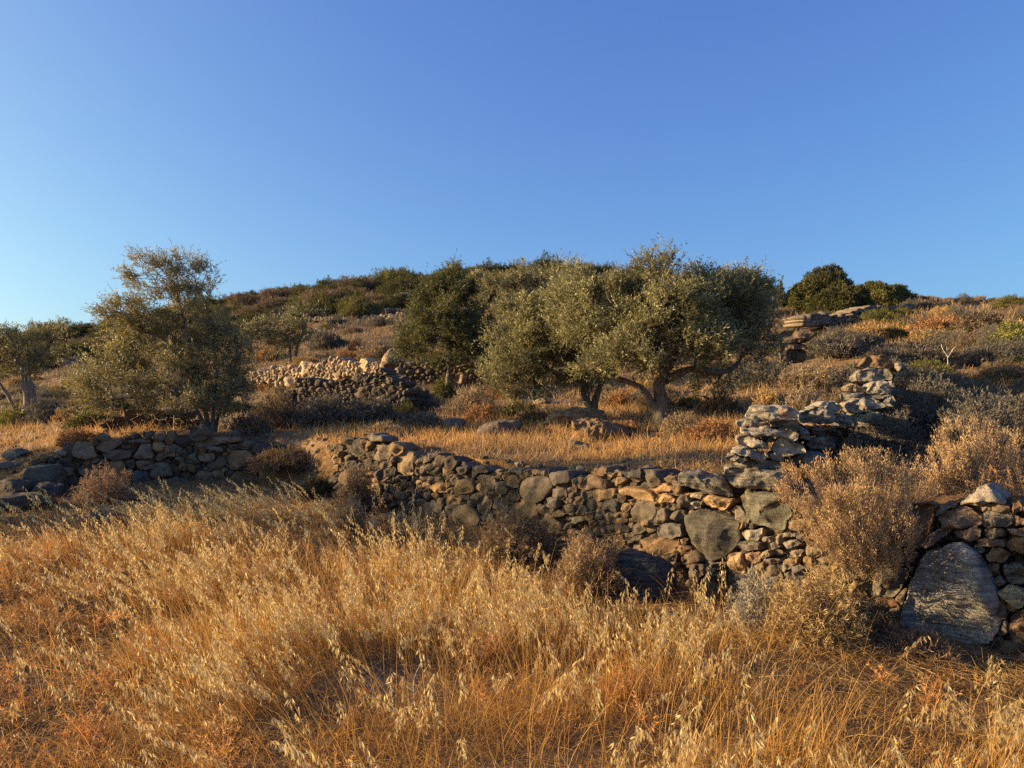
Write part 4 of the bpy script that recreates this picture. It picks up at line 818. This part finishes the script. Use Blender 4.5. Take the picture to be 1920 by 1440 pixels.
# individually recognisable shrubs further up
LS = [
 ('golden round shrub glowing between the olive trunk and the stacked slabs', 1438, 764, 56, 46, 'gold'), ('tan green shrub just right of the golden round one', 1505, 768, 90, 56, 'tan'), ('brown shrub leaning on the uphill wall', 1565, 765, 80, 60, 'brown'),
 ('wide grey scrub mound right of the olive crown', 1430, 725, 130, 52, 'grey'), ('grey green scrub with tan top below the block pillar', 1515, 725, 110, 42, 'tan'), ('grey scrub hiding the foot of the uphill wall', 1585, 725, 70, 46, 'grey'),
 ('golden domed shrub in the middle of the right slope', 1622, 640, 76, 34, 'gold'), ('large dark green domed bush on the right skyline', 1545, 555, 106, 54, 'dark'), ('low dark green bush below the skyline dome', 1580, 574, 112, 40, 'dark'),
 ('green bush right of the skyline dome', 1645, 566, 120, 42, 'green'), ('yellow green bush left of the skyline dome', 1503, 552, 62, 34, 'green'), ('small dark juniper tuft on the skyline left of the dome', 1463, 530, 16, 16, 'dark'),
 ('bright yellow green bush at the right picture edge', 1897, 660, 90, 72, 'bright'), ('blue grey shrub in shade behind the block pillar', 1570, 668, 110, 46, 'grey'), ('shaded grey shrub right of the uphill wall top', 1720, 690, 120, 58, 'grey'),
 ('broad dark shrub in the shade right of the uphill wall', 1745, 765, 150, 66, 'grey'), ('dim grey shrub above the orange tan heath bush', 1830, 790, 140, 56, 'grey'), ('dark mound between the uphill wall and the orange heath', 1660, 830, 120, 60, 'grey'),
 ('shaded brown shrub just behind the large heath bush', 1600, 875, 110, 50, 'brown'), ('grey twiggy shrub at the right edge over the heath', 1900, 775, 110, 50, 'grey'), ('russet dome on the right slope below the skyline', 1760, 622, 90, 32, 'rust'),
 ('brown dome beside the russet one near the picture edge', 1835, 624, 90, 40, 'brown'), ('dark brown spreading shrub left of the yellow green bush', 1800, 660, 100, 32, 'brown'),
 ('golden low dome under the russet one', 1735, 642, 60, 22, 'gold'), ('small green sapling under the juniper', 832, 745, 50, 40, 'green'), ('orange bush above the sunlit wall', 670, 662, 40, 28, 'rust'),
 ('wide pinkish grey shrub above the tan boulder', 715, 675, 84, 40, 'tan'), ('dark grey shrub mass below the grey tumbled wall', 610, 800, 110, 62, 'grey'), ('dark grey shrub right of the grey tumbled wall', 700, 796, 110, 58, 'grey'),
 ('shaded shrub at the left foot of the grey tumbled wall', 520, 800, 100, 68, 'brown'), ('grey shrub under the juniper trunk', 775, 768, 90, 52, 'grey'), ('pale grey brown shrub right of the juniper sapling', 880, 780, 100, 52, 'tan'),
 ('rounded brown shrub behind the grey brown boulder', 905, 790, 70, 34, 'rust'), ('dark shrub in front of the ledges beneath the twin olive', 1000, 792, 80, 26, 'brown'), ('low grey scrub left of the low grey boulder', 790, 805, 90, 34, 'grey'), ('low tan scrub behind the left end of the grass strip', 720, 818, 80, 26, 'tan'),
 ('brown tangle below the slanting ledge', 1170, 812, 70, 22, 'rust'), ('dark scrub between the feathery olive and the collapsed gap', 470, 812, 80, 34, 'brown'), ('golden tuft shrub between the two olive trunks', 1160, 765, 60, 34, 'rust'), ('dark shrub in the shade right of the olive trunk', 1350, 780, 90, 50, 'brown'),
 ('brown shrub against the terrace edge left of the stacked slabs', 1330, 830, 80, 44, 'rust'), ('dry brown bush at the base of the olive trunk', 1280, 815, 80, 40, 'tan'), ('sunlit green bush behind the grass at the far left', 30, 800, 70, 46, 'bright'),
 ('dark shrub behind the leaning trunk at far left', 100, 790, 90, 44, 'grey'), ('reddish shrub left of the feathery olive', 122, 790, 30, 26, 'rust'), ('grey green bush under the feathery olive at left', 155, 805, 70, 40, 'green'),
 ('rusty mound of dry growth at the top of the left terrace wall', 145, 835, 70, 34, 'rust'), ('grey brown dome right of the umbrella shaped olive', 610, 655, 60, 40, 'grey'), ('rosy dome below the umbrella shaped olive', 500, 676, 60, 22, 'rust')]
for k, (lb, px, b_, w_, h_, kd) in enumerate(LS):
    kw_ = dict(lump=.20, up=.1, hollow=.86) if k in (7, 8, 9, 10) else {}
    Yk = {0: 9.5, 1: 9.0, 2: 8.6, 18: 6.4, 17: 7.5, 16: 7.0, 15: 9.0, 19: 7.5, 7: 33, 8: 28, 9: 32, 10: 33, 11: 33}.get(k)
    shrub_px('shrub', lb, px, b_, w_, h_, kd, 200 + k, Y=Yk, **(dict(detail=1.6, **kw_) if kw_ else dict(detail=.8)))

# ------------------------------------------------------------------ scrub scattered over the hill: copies of a few shapes
def proto(kind, seed, dpx, n=None, hollow=None):
    r = np.random.default_rng(seed); K = SH[kind]; fo, st = shrub_mesh(r, 1, 1, .62, n or 2100, .08, .085 * dpx, .024 * dpx, K['A'], K['B'], up=K['up'], lump=.38, per=6, spread=.8, hollow=hollow or K['hollow'])
    a_ = Acc(); a_.V = fo.V + st.V; a_.C = fo.C + st.C; a_.F = fo.F + [f + fo.n for f in st.F]; a_.n = fo.n + st.n
    return a_
def scatter(name, label, cat, group, protos, spots):
    made = {}
    for (kd, x, y, rx, rz, rot) in spots:
        if kd not in made:
            o = protos[kd].build(name, M['twig'], None); made[kd] = o
        else:
            o = made[kd].copy(); COL.objects.link(o)
        o.location = (x, y, gz(x, y) - .08 * rz); o.rotation_euler = (0, 0, rot); o.scale = (rx, rx * random.Random(int(x * 1000)).uniform(.8, 1.2), rz / .62)
        lb = label[kd.split('_')[0]] if isinstance(label, dict) else label
        tag(o, lb, cat, group if isinstance(group, str) else group[kd.split('_')[0]])
rs = np.random.default_rng(77)
PR = {f'{k}_{i}': proto(k, 300 + i + 10 * j, .8) for j, k in enumerate(['grey', 'tan', 'brown', 'rust', 'gold', 'green', 'dark']) for i in range(2)}
def zone(n, x0, x1, fpy, kinds, smin, smax, ymin, ymax=118, asp=.62, pack_=.62):
    out = []; px = rs.uniform(x0, x1, n * 14); hx, hy, _ = ground_hit(px, fpy(px))
    for x, Y in zip(hx, hy):
        if len(out) >= n: break
        if not np.isfinite(Y) or Y < ymin or Y > ymax: continue
        s_ = rs.uniform(smin, smax) * (.7 + .3 * min(Y / 40, 2.0))
        pq_ = CX + F_PX * x / Y
        if 1425 < pq_ < 1545 and Y < 21: continue
        if any((x - o[1]) ** 2 + (Y - o[2]) ** 2 < ((s_ + o[3]) * pack_) ** 2 for o in out): continue
        kd = kinds[rs.integers(len(kinds))] + '_%d' % rs.integers(2)
        out.append((kd, float(x), float(Y), s_, s_ * rs.uniform(asp * .8, asp * 1.3), rs.uniform(0, 6.28)))
    return out
rows_ = lin([0, 200, 400, 600, 800, 1000, 1200, 1450, 1600, 1800, 1920], [640, 618, 576, 546, 530, 514, 520, 548, 560, 572, 560])
GN = {'grey': 'grey', 'tan': 'tan', 'brown': 'brown', 'rust': 'rust coloured', 'gold': 'golden', 'green': 'green', 'dark': 'dark green'}
low = zone(290, -150, 2250, lambda p: rows_(p) + 8 + rs.random(len(p)) ** 1.2 * (790 - rows_(p)), ['grey', 'grey', 'brown', 'tan', 'rust', 'green', 'grey', 'dark', 'gold', 'green'], .30, .70, 13.5)
shade = zone(44, 1560, 2250, lambda p: rs.uniform(655, 850, len(p)), ['grey', 'grey', 'brown', 'grey'], .42, .75, 7.5, 20, asp=.7, pack_=.55)  # dark kinds put part of this slope's shadow into the shrub colour
scatter('slope_shrub', {k: f'dense {v} shrub coloured for the shade of the scrub right of the uphill wall' for k, v in GN.items()}, 'shrub', {k: f'{v} shrubs filling the shaded right slope' for k, v in GN.items()}, PR, shade)
scatter('low_shrub', {k: f'{v} low dome shrub, one of many dotted over the hillside' for k, v in GN.items()}, 'shrub', {k: f'{v} low shrubs on the hillside' for k, v in GN.items()}, PR, low)
maq = zone(185, -200, 1420, lambda p: rows_(p) + rs.random(len(p)) ** 1.3 * np.interp(p, [0, 300, 800, 1400], [60, 62, 50, 60]), ['dark', 'green', 'dark', 'dark', 'brown'], 1.1, 2.0, 34, asp=.75, pack_=.5)
scatter('maquis_bush', {k: f'{v} rounded maquis bush in the belt below the skyline' for k, v in GN.items()}, 'bush', {k: f'{v} maquis bushes near the ridge' for k, v in GN.items()}, PR, maq)
sk = []
for px in np.arange(-180, 1440, 17):
    pxx = px + rs.uniform(-7, 7); best = None; X = (pxx - CX) / F_PX * _gy; row = HZ - (height(X, _gy) - EYE) / _gy * F_PX; m_ = (_gy > 30); k = np.where(m_, row, 9e9).argmin(); Y = _gy[k]
    s_ = rs.uniform(.8, 1.5) * Y / 90; sk.append(('dark_%d' % rs.integers(2) if rs.random() < .75 else 'green_%d' % rs.integers(2), float(X[k]), float(Y), s_, s_ * rs.uniform(.6, 1.0), rs.uniform(0, 6)))
for px, w_, h_ in ((1020, 26, 16), (1110, 44, 20), (1130, 30, 18), (1340, 70, 30), (1385, 60, 24), (1290, 40, 20), (1420, 44, 18), (790, 40, 10)):
    X = (px - CX) / F_PX * _gy; row = HZ - (height(X, _gy) - EYE) / _gy * F_PX; k = np.where(_gy > 30, row, 9e9).argmin(); Y = _gy[k] * .97; s = Y / F_PX
    sk.append(('dark_0', float((px - CX) * s), float(Y), w_ * s / 2 * 1.2, h_ * s * 1.3, 1.0 * px))
scatter('maquis_bush', {k: f'{v} maquis bush standing against the sky on the ridge' for k, v in GN.items()}, 'bush', {k: f'{v} bushes on the skyline' for k, v in GN.items()}, PR, sk)
edge = []
for px in np.arange(1440, 2300, 26):
    X = (px - CX) / F_PX * _gy; row = HZ - (height(X, _gy) - EYE) / _gy * F_PX; k = np.where(_gy > 15, row, 9e9).argmin(); Y = _gy[k]; s_ = rs.uniform(.25, .5)
    edge.append((['brown', 'tan', 'grey', 'rust'][rs.integers(4)] + '_%d' % rs.integers(2), float(X[k]), float(Y), s_, s_ * .7, px * 1.0))
scatter('low_shrub', {k: f'{v} low shrub along the right hand crest of the slope' for k, v in GN.items()}, 'shrub', {k: f'{v} shrubs on the right crest' for k, v in GN.items()}, PR, edge)

# ------------------------------------------------------------------ grasses
def field_points(n, r, x0, x1, y0, y1, dens):
    out = np.zeros((0, 2))
    while len(out) < n:
        P = np.stack([r.uniform(x0, x1, n), r.uniform(y0, y1, n)], 1); k = r.random(n) < dens(P[:, 0], P[:, 1]); out = np.vstack([out, P[k]])
    return out[:n]
def in_field(x, y):
    px = CX + F_PX * x / y; ok = (px > -260) & (px < 2560); return ok & (y < wall_y(px) - .35)
def pxof(x, y): return CX + F_PX * x / np.maximum(y, .5)
rg = np.random.default_rng(5)
def clump(x, y, f=1.1, seed=61): return fbm(np.stack([x * f, y * f, 0 * x], -1), 3, seed)
STRAW_A, STRAW_B = (.35, .17, .038), (.64, .365, .10); OAT_A, OAT_B = (.70, .51, .20), (.90, .72, .36)
# tall wild oats
def oat_dens(x, y):
    px = pxof(x, y); row = HZ + 1.6 / y * F_PX
    d = .5 + .6 * clump(x, y); d = d * (.25 + .75 * sstep(clump(x, y, 2.4, 151) * 2.2 + .75))
    left = sstep((520 - px) / 350) * sstep((row - 1020) / 160); d = d * (1 - .82 * left)
    near = sstep((row - 1330) / 90) * sstep((1150 - px) / 300); d = d * (1 - .75 * near)
    d = d * (1 - .9 * sstep((250 - px) / 150) * sstep((8.8 - y) / -1.0))
    gapm = np.exp(-(((px - 800) / 120) ** 2 + ((row - 1290) / 55) ** 2)); d = d * (1 - .8 * gapm)
    wl_ = wall_y(px) - y; mg = np.interp(px, [0, 500, 700, 850, 1000, 1300, 1600, 1900], [3.8, 3.9, 3.5, 2.7, 2.2, 1.6, 1.35, 1.05]); d = d * (np.interp(px, [0, 200, 300, 750, 850], [.02, .03, .11, .11, .055]) * sstep((wl_ - mg * .35) / .6) + .945 * sstep((wl_ - mg) / np.where(px < 700, 1.0, .6)))
    return np.clip(d, 0, 1) * in_field(x, y)
MG_X, MG_Y = [0, 500, 700, 850, 1000, 1300, 1600, 1900], [3.8, 3.9, 3.5, 2.7, 2.2, 1.6, 1.35, 1.05]
NO = 11500
P = field_points(NO, rg, -6.5, 6.2, 1.7, 9.6, oat_dens); x, y = P[:, 0], P[:, 1]; z = height(x, y); px = pxof(x, y)
Hh = (.20 + .40 * rg.random(NO) ** 1.6) * (1 + .16 * clump(x, y, .8, 71)); Hh = Hh * np.interp(px, [0, 300, 500, 1100, 1500, 1900], [.80, 1.0, 1.0, 1.0, .95, .92]) * (1.12 - .12 * sstep((wall_y(px) - y - np.interp(px, MG_X, MG_Y)) / .4)) * np.interp(px, [1500, 1900], [1, .92])
leanx = np.interp(px, [0, 500, 850, 1200, 1900], [-.50, -.38, -.12, -.03, .05]) + rg.normal(0, .22, NO) + .25 * clump(x, y, .9, 73); leany = rg.normal(-.02, .14, NO)
d = nrm(np.stack([leanx * .6, leany * .6, np.ones(NO)], 1)); cv = np.stack([leanx * .55, leany * .5, -.10 - .2 * np.abs(leanx)], 1)
og = Acc(); wst = np.maximum(.0029, y * .00066)
col = mixcol(rg, NO, STRAW_A, STRAW_B, .18)
B0 = np.stack([x, y, z - .01], 1); blades(og, B0, d, Hh, wst, col, rg, seg=6, curve=cv)
has = rg.random(NO) < .15 + .22 * clump(x, y, 2.2, 131) + .5 * (wall_y(px) - y < np.interp(px, MG_X, MG_Y)); ii = np.where(has)[0]; per = 20
t = .58 + .42 * (np.arange(per) + .5) / per; t = t[None] + rg.normal(0, .01, (len(ii), per)); k = np.repeat(ii, per); t = t.ravel(); Hk = Hh[k][:, None]
SP = B0[k] + d[k] * Hk * t[:, None] + cv[k] * (t ** 2)[:, None] * Hk
side = rg.normal(0, 1, (len(k), 3)); side[:, 2] = 0; side = nrm(side) * .6 + np.stack([np.sign(-leanx[k] + .0) * .35, 0 * t, 0 * t], 1)
ln = (.020 * (1.25 - t) / .6 + .004) * (.5 + rg.random(len(k))); SE = SP + side * ln[:, None] + np.array([0, 0, .008])
dv = SE - SP; blades(og, SP, dv, np.linalg.norm(dv, axis=1), wst[k] * .5, col[k], rg)
hd = nrm(np.stack([-leanx[k] * .25 + .10, 0 * t, -np.ones(len(k)) * .9], 1) + rg.normal(0, .26, (len(k), 3)) + side * .25); oc = mixcol(rg, len(k), OAT_A, OAT_B, .12)
wsp = np.maximum(.0052, y[k] * .0009)
for q in range(2): blades(og, SE, nrm(hd + rg.normal(0, .13, hd.shape)), (.024 + .011 * rg.random(len(k))), wsp, oc, rg, nrmdir=np.stack([rg.normal(0, .3, len(k)), np.ones(len(k)), rg.normal(0, .3, len(k))], 1))
tag(og.build('wild_oats', M['straw']), 'tall dry golden wild oats with drooping pale seed heads filling the field', 'wild oats', kind='stuff')
# undergrowth of thin dry grass, tangled and partly lying
def und_dens(x, y):
    px = pxof(x, y); row = HZ + 1.6 / y * F_PX; d = (.55 + .6 * clump(x, y, 1.7, 81)) * (.35 + .65 * sstep(clump(x, y, 2.4, 151) * 2.2 + .75))
    gapm = np.exp(-(((px - 800) / 110) ** 2 + ((row - 1300) / 45) ** 2)); d = d * (1 - .7 * gapm)
    return np.clip(d * np.clip(3.2 / y, .25, 1), 0.03, 1) * in_field(x, y)
NU = 60000
P = field_points(NU, rg, -6.5, 6.0, 1.6, 9.8, und_dens); x, y = P[:, 0], P[:, 1]; z = height(x, y); px = pxof(x, y)
ug = Acc(); h_ = (.08 + .22 * rg.random(NU) ** 1.4) * (1 + .35 * clump(x, y, 1.3, 91)) * np.clip(1.25 - y * .05, .45, 1.2) * (.62 + .38 * sstep((wall_y(px) - y - np.interp(px, MG_X, MG_Y) + .2) / .6)); red = sstep((600 - px) / 600)[:, None]
ca = mixcol(rg, NU, STRAW_A, STRAW_B, .2); cb = mixcol(rg, NU, (.36, .175, .05), (.54, .30, .095), .25); col = ca * (1 - red * .75) + cb * red * .75
dd_ = nrm(np.stack([rg.normal(-.10, .42, NU), rg.normal(0, .38, NU), np.full(NU, .85)], 1)); cvv = np.stack([rg.normal(0, .35, NU), rg.normal(0, .3, NU), -.25 - .3 * rg.random(NU)], 1)
blades(ug, np.stack([x, y, z - .005], 1), dd_, h_, np.maximum(.0024, y * .00075), col, rg, seg=4, curve=cvv)
NL = 42000; P = field_points(NL, rg, -6.5, 6.0, 1.6, 10.5, lambda x, y: np.clip(3.0 / y, .2, 1) * ((pxof(x, y) > -260) & (pxof(x, y) < 2560) & (y < wall_y(pxof(x, y)) - .05))); x, y = P[:, 0], P[:, 1]; z = height(x, y)
th = rg.uniform(0, 6.28, NL); dd_ = np.stack([np.cos(th), np.sin(th), rg.normal(.12, .16, NL)], 1)
blades(ug, np.stack([x, y, z + .004 + .05 * rg.random(NL) ** 2], 1), dd_, .06 + .16 * rg.random(NL), np.maximum(.0022, y * .0007), mixcol(rg, NL, (.20, .12, .055), (.42, .27, .11), .3), rg, seg=2, curve=np.stack([rg.normal(0, .2, NL), rg.normal(0, .2, NL), rg.normal(-.1, .1, NL)], 1))
NM = 26000; P = field_points(NM, rg, -9, 5, 4, 12.2, lambda x, y: (pxof(x, y) > -200) & (y < wall_y(pxof(x, y)) + 1.2) & (y > wall_y(pxof(x, y)) - np.interp(pxof(x, y), MG_X, MG_Y) - .6)); x, y = P[:, 0], P[:, 1]; z = height(x, y)
dd_ = nrm(np.stack([rg.normal(0, .8, NM), rg.normal(0, .8, NM), rg.uniform(.05, .9, NM)], 1))
blades(ug, np.stack([x, y, z], 1), dd_, (.04 + .12 * rg.random(NM) ** 1.5), np.maximum(.003, y * .0008), mixcol(rg, NM, (.13, .085, .045), (.34, .21, .10), .35), rg, seg=2, curve=rg.normal(0, .25, (NM, 3)))
# brittle rust coloured herbs tangled into the left part of the field
HN = 420; P = field_points(HN, rg, -5, 3, 2.0, 8.5, lambda x, y: in_field(x, y) * np.interp(pxof(x, y), [0, 350, 800, 1400], [1, .9, .25, .1])); x, y = P[:, 0], P[:, 1]; z = height(x, y)
nb = 12; k = np.repeat(np.arange(HN), nb); dd_ = nrm(np.stack([rg.normal(0, .75, HN * nb), rg.normal(0, .75, HN * nb), np.full(HN * nb, .9)], 1)); L = (.10 + .16 * rg.random(HN))[k] * (.5 + .5 * rg.random(HN * nb)); cv_ = rg.normal(0, .18, (HN * nb, 3))
hc = mixcol(rg, HN, (.38, .165, .05), (.54, .29, .10), .25)[k]; b0 = np.stack([x, y, z], 1)[k]
blades(ug, b0, dd_, L, .004, hc, rg, seg=3, curve=cv_)
m2 = 20; k2 = np.repeat(np.arange(HN * nb), m2); t = .3 + .7 * rg.random(HN * nb * m2); q0 = b0[k2] + dd_[k2] * (L[k2] * t)[:, None] + cv_[k2] * (t ** 2 * L[k2])[:, None]
blades(ug, q0, nrm(dd_[k2] * .5 + rg.normal(0, .7, (len(k2), 3))), .012 + .022 * rg.random(len(k2)), .0042, hc[k2] * np.exp(rg.normal(0, .15, (len(k2), 1))), rg)
tag(ug.build('dry_undergrowth', M['straw']), 'tangled low dry grass and fallen straw carpeting the field under the oats', 'dry grass', kind='stuff')
# dry grass and brittle herbs on the terraces and slopes (tuft size grows only with the coarse scrub of the hill)
NT = 92000; px = rg.uniform(-200, 2400, NT); r0 = np.interp(px, [0, 400, 1000, 1450, 1920], [610, 560, 520, 560, 560]); py = r0 + (np.interp(px, [1500, 1900, 2400], [900, 950, 1000]) - r0) * rg.random(NT) ** .85
x, y, z = ground_hit(px, py); pxx = px; ok = np.isfinite(y) & (y > wall_y(px) + .12) & (y < 75); x, y, z = x[ok] + rg.normal(0, .03, ok.sum()), y[ok] + rg.normal(0, .05, ok.sum()), z[ok]
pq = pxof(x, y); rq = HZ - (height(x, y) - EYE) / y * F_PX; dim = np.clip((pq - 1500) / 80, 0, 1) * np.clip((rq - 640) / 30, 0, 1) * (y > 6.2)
edge_ = sstep((y - wall_y(pq) - .5) / 1.3); sel = rg.random(len(x)) < (.18 + .82 * edge_) * np.clip(.62 + .6 * clump(x, y, .55, 101), .08, 1) * (1 - .8 * dim); x, y = x[sel], y[sel]; z = height(x, y); n = len(x); tg = Acc()
bp = 5; k = np.repeat(np.arange(n), bp); N5 = len(k); hh = (.07 + .13 * rg.random(N5)) * (.45 + .55 * sstep((y - wall_y(pxof(x, y)) - .5) / 1.3))[k] * np.interp(y[k], [5, 14, 40, 75], [.8, 1.0, 1.5, 2.4])
wv = np.maximum(.003, y[k] * .00085); pat = np.clip(.5 + .7 * clump(x, y, .4, 111), 0, 1)[k][:, None]; pxk = pxof(x, y)[k]
lit_strip = np.clip(1.3 - np.abs(y[k] - 10) / 5, 0, 1)[:, None]  # orange grass deepened along the terrace edge, putting its sunlit strip into the colour
ca = mixcol(rg, N5, (.46, .235, .07), (.62, .37, .13), .2); cb = mixcol(rg, N5, (.20, .15, .10), (.30, .225, .145), .2); m_ = np.clip(pat * .7 + lit_strip * .45 - .25 * (y[k] > 22)[:, None] + .3 * (y[k] > 15)[:, None] * (pxk > 1650)[:, None], 0, 1)
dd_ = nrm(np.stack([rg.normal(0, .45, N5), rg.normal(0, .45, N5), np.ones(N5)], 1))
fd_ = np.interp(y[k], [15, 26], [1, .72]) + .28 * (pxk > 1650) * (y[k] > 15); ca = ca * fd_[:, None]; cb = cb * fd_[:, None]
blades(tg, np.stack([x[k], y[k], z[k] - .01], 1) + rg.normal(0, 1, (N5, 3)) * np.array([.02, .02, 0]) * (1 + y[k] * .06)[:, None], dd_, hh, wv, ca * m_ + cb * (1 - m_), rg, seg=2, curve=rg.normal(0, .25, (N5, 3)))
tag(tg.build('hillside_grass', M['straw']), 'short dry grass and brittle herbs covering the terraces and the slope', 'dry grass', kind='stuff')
# rubble and clods
NP_ = 2600; px = rg.uniform(-100, 2020, NP_); py = rg.uniform(600, 900, NP_); x, y, z = ground_hit(px, py); ok = np.isfinite(y) & (y > wall_y(px) + .1) & (y < 60); x, y, z = x[ok], y[ok], z[ok]
pb = Acc(); V0, F0 = ICO[1]
for i in range(len(x)):
    sz = (.010 + .032 * rg.random() ** 3) * (1 + y[i] * .04); pb.add(V0 * sz * rg.uniform(.6, 1.3, 3) * [1, 1, .6] * (1 + .2 * rg.normal(size=(len(V0), 1))) + [x[i], y[i], z[i] + sz * .2], F0, np.array([.19, .145, .10]) * rg.uniform(.5, 1.4))
tag(pb.build('loose_pebbles', M['far_stone'], None, True), 'small loose stones and clods strewn over the terraces', 'pebbles', kind='stuff')

# a few single dry plants one can point at
def thistle(x, y, h_, sp, label, seed, colA=(.42, .17, .05), colB=(.55, .27, .09), name='thistle'):
    r = np.random.default_rng(seed); a_ = Acc(); z0 = gz(x, y); n = 26
    dd_ = nrm(np.stack([r.normal(0, sp, n), r.normal(0, sp, n), np.ones(n)], 1)); L = h_ * (.5 + .5 * r.random(n)); cv_ = r.normal(0, .15, (n, 3))
    blades(a_, np.zeros((n, 3)), dd_, L, .004, mixcol(r, n, colA, colB), r, seg=4, curve=cv_)
    m = 34; k = np.repeat(np.arange(n), m); t = .25 + .75 * r.random(n * m); b0 = dd_[k] * (L[k] * t)[:, None] + cv_[k] * (t ** 2 * L[k])[:, None]
    blades(a_, b0, nrm(dd_[k] * .4 + r.normal(0, .7, (n * m, 3))), .02 + .03 * r.random(n * m), .004, mixcol(r, n * m, colA, colB), r)
    o = a_.build(name, M['straw']); o.location = (x, y, z0); return tag(o, label, 'dry plant')
for k, (px_, row_, h_, lb) in enumerate([(1165, 1325, .28, 'rust red dried thistle low among the grass, right of centre foreground'), (905, 1245, .26, 'small rusty thistle in the thin grass left of the larger one'),
      (70, 1075, .50, 'tall brown spiky dry plant at the left edge of the field'), (280, 1250, .28, 'rusty dry plant deep in the tangled growth at lower left'), (210, 1020, .22, 'little red brown plant in the shade line of the left field'), (170, 1400, .26, 'rusty dry plant at the bottom left corner')]):
    Yk = 1.6 / (row_ - HZ) * F_PX; thistle((px_ - CX) / F_PX * Yk, Yk, h_, .55, lb, 400 + k)
# fallen pale twig in the bare patch, and the bleached forked twig on the right slope
def twig(pts_, r0, label, col=(.55, .46, .36), name='dead_twig'):
    a_ = Acc(); o0 = np.array(pts_[0][0])
    for pl in pts_: tube(a_, spline(pl, 12) - o0, np.linspace(r0, r0 * .4, 12), np.array(col), 5)
    o = a_.build(name, M['bark'], None, True); o.location = Vector(o0); return tag(o, label, 'twig')
def gpt(px_, row_, dz=.0):
    Yk = 1.6 / (row_ - HZ) * F_PX; xx = (px_ - CX) / F_PX * Yk; return np.array([xx, Yk, gz(xx, Yk) + dz])
twig([[gpt(752, 1340, .02), gpt(778, 1346, .05), gpt(828, 1340, .06)], [gpt(778, 1346, .05), gpt(776, 1310, .09), gpt(792, 1275, .12)]], .004, 'pale bent twig lying in the bare patch of the foreground field')
x_, Y_, z_ = [float(v[0]) for v in ground_hit(1778, 700)]
if np.isfinite(Y_):
    b_ = pt(1778, 695, Y_); twig([[b_, pt(1777, 670, Y_), pt(1775, 650, Y_)], [pt(1777, 668, Y_), pt(1768, 655, Y_), pt(1765, 645, Y_)], [pt(1777, 672, Y_), pt(1787, 655, Y_ + .1), pt(1792, 650, Y_)]], (.010), 'bleached forked dead twig standing in the scrub on the right slope')
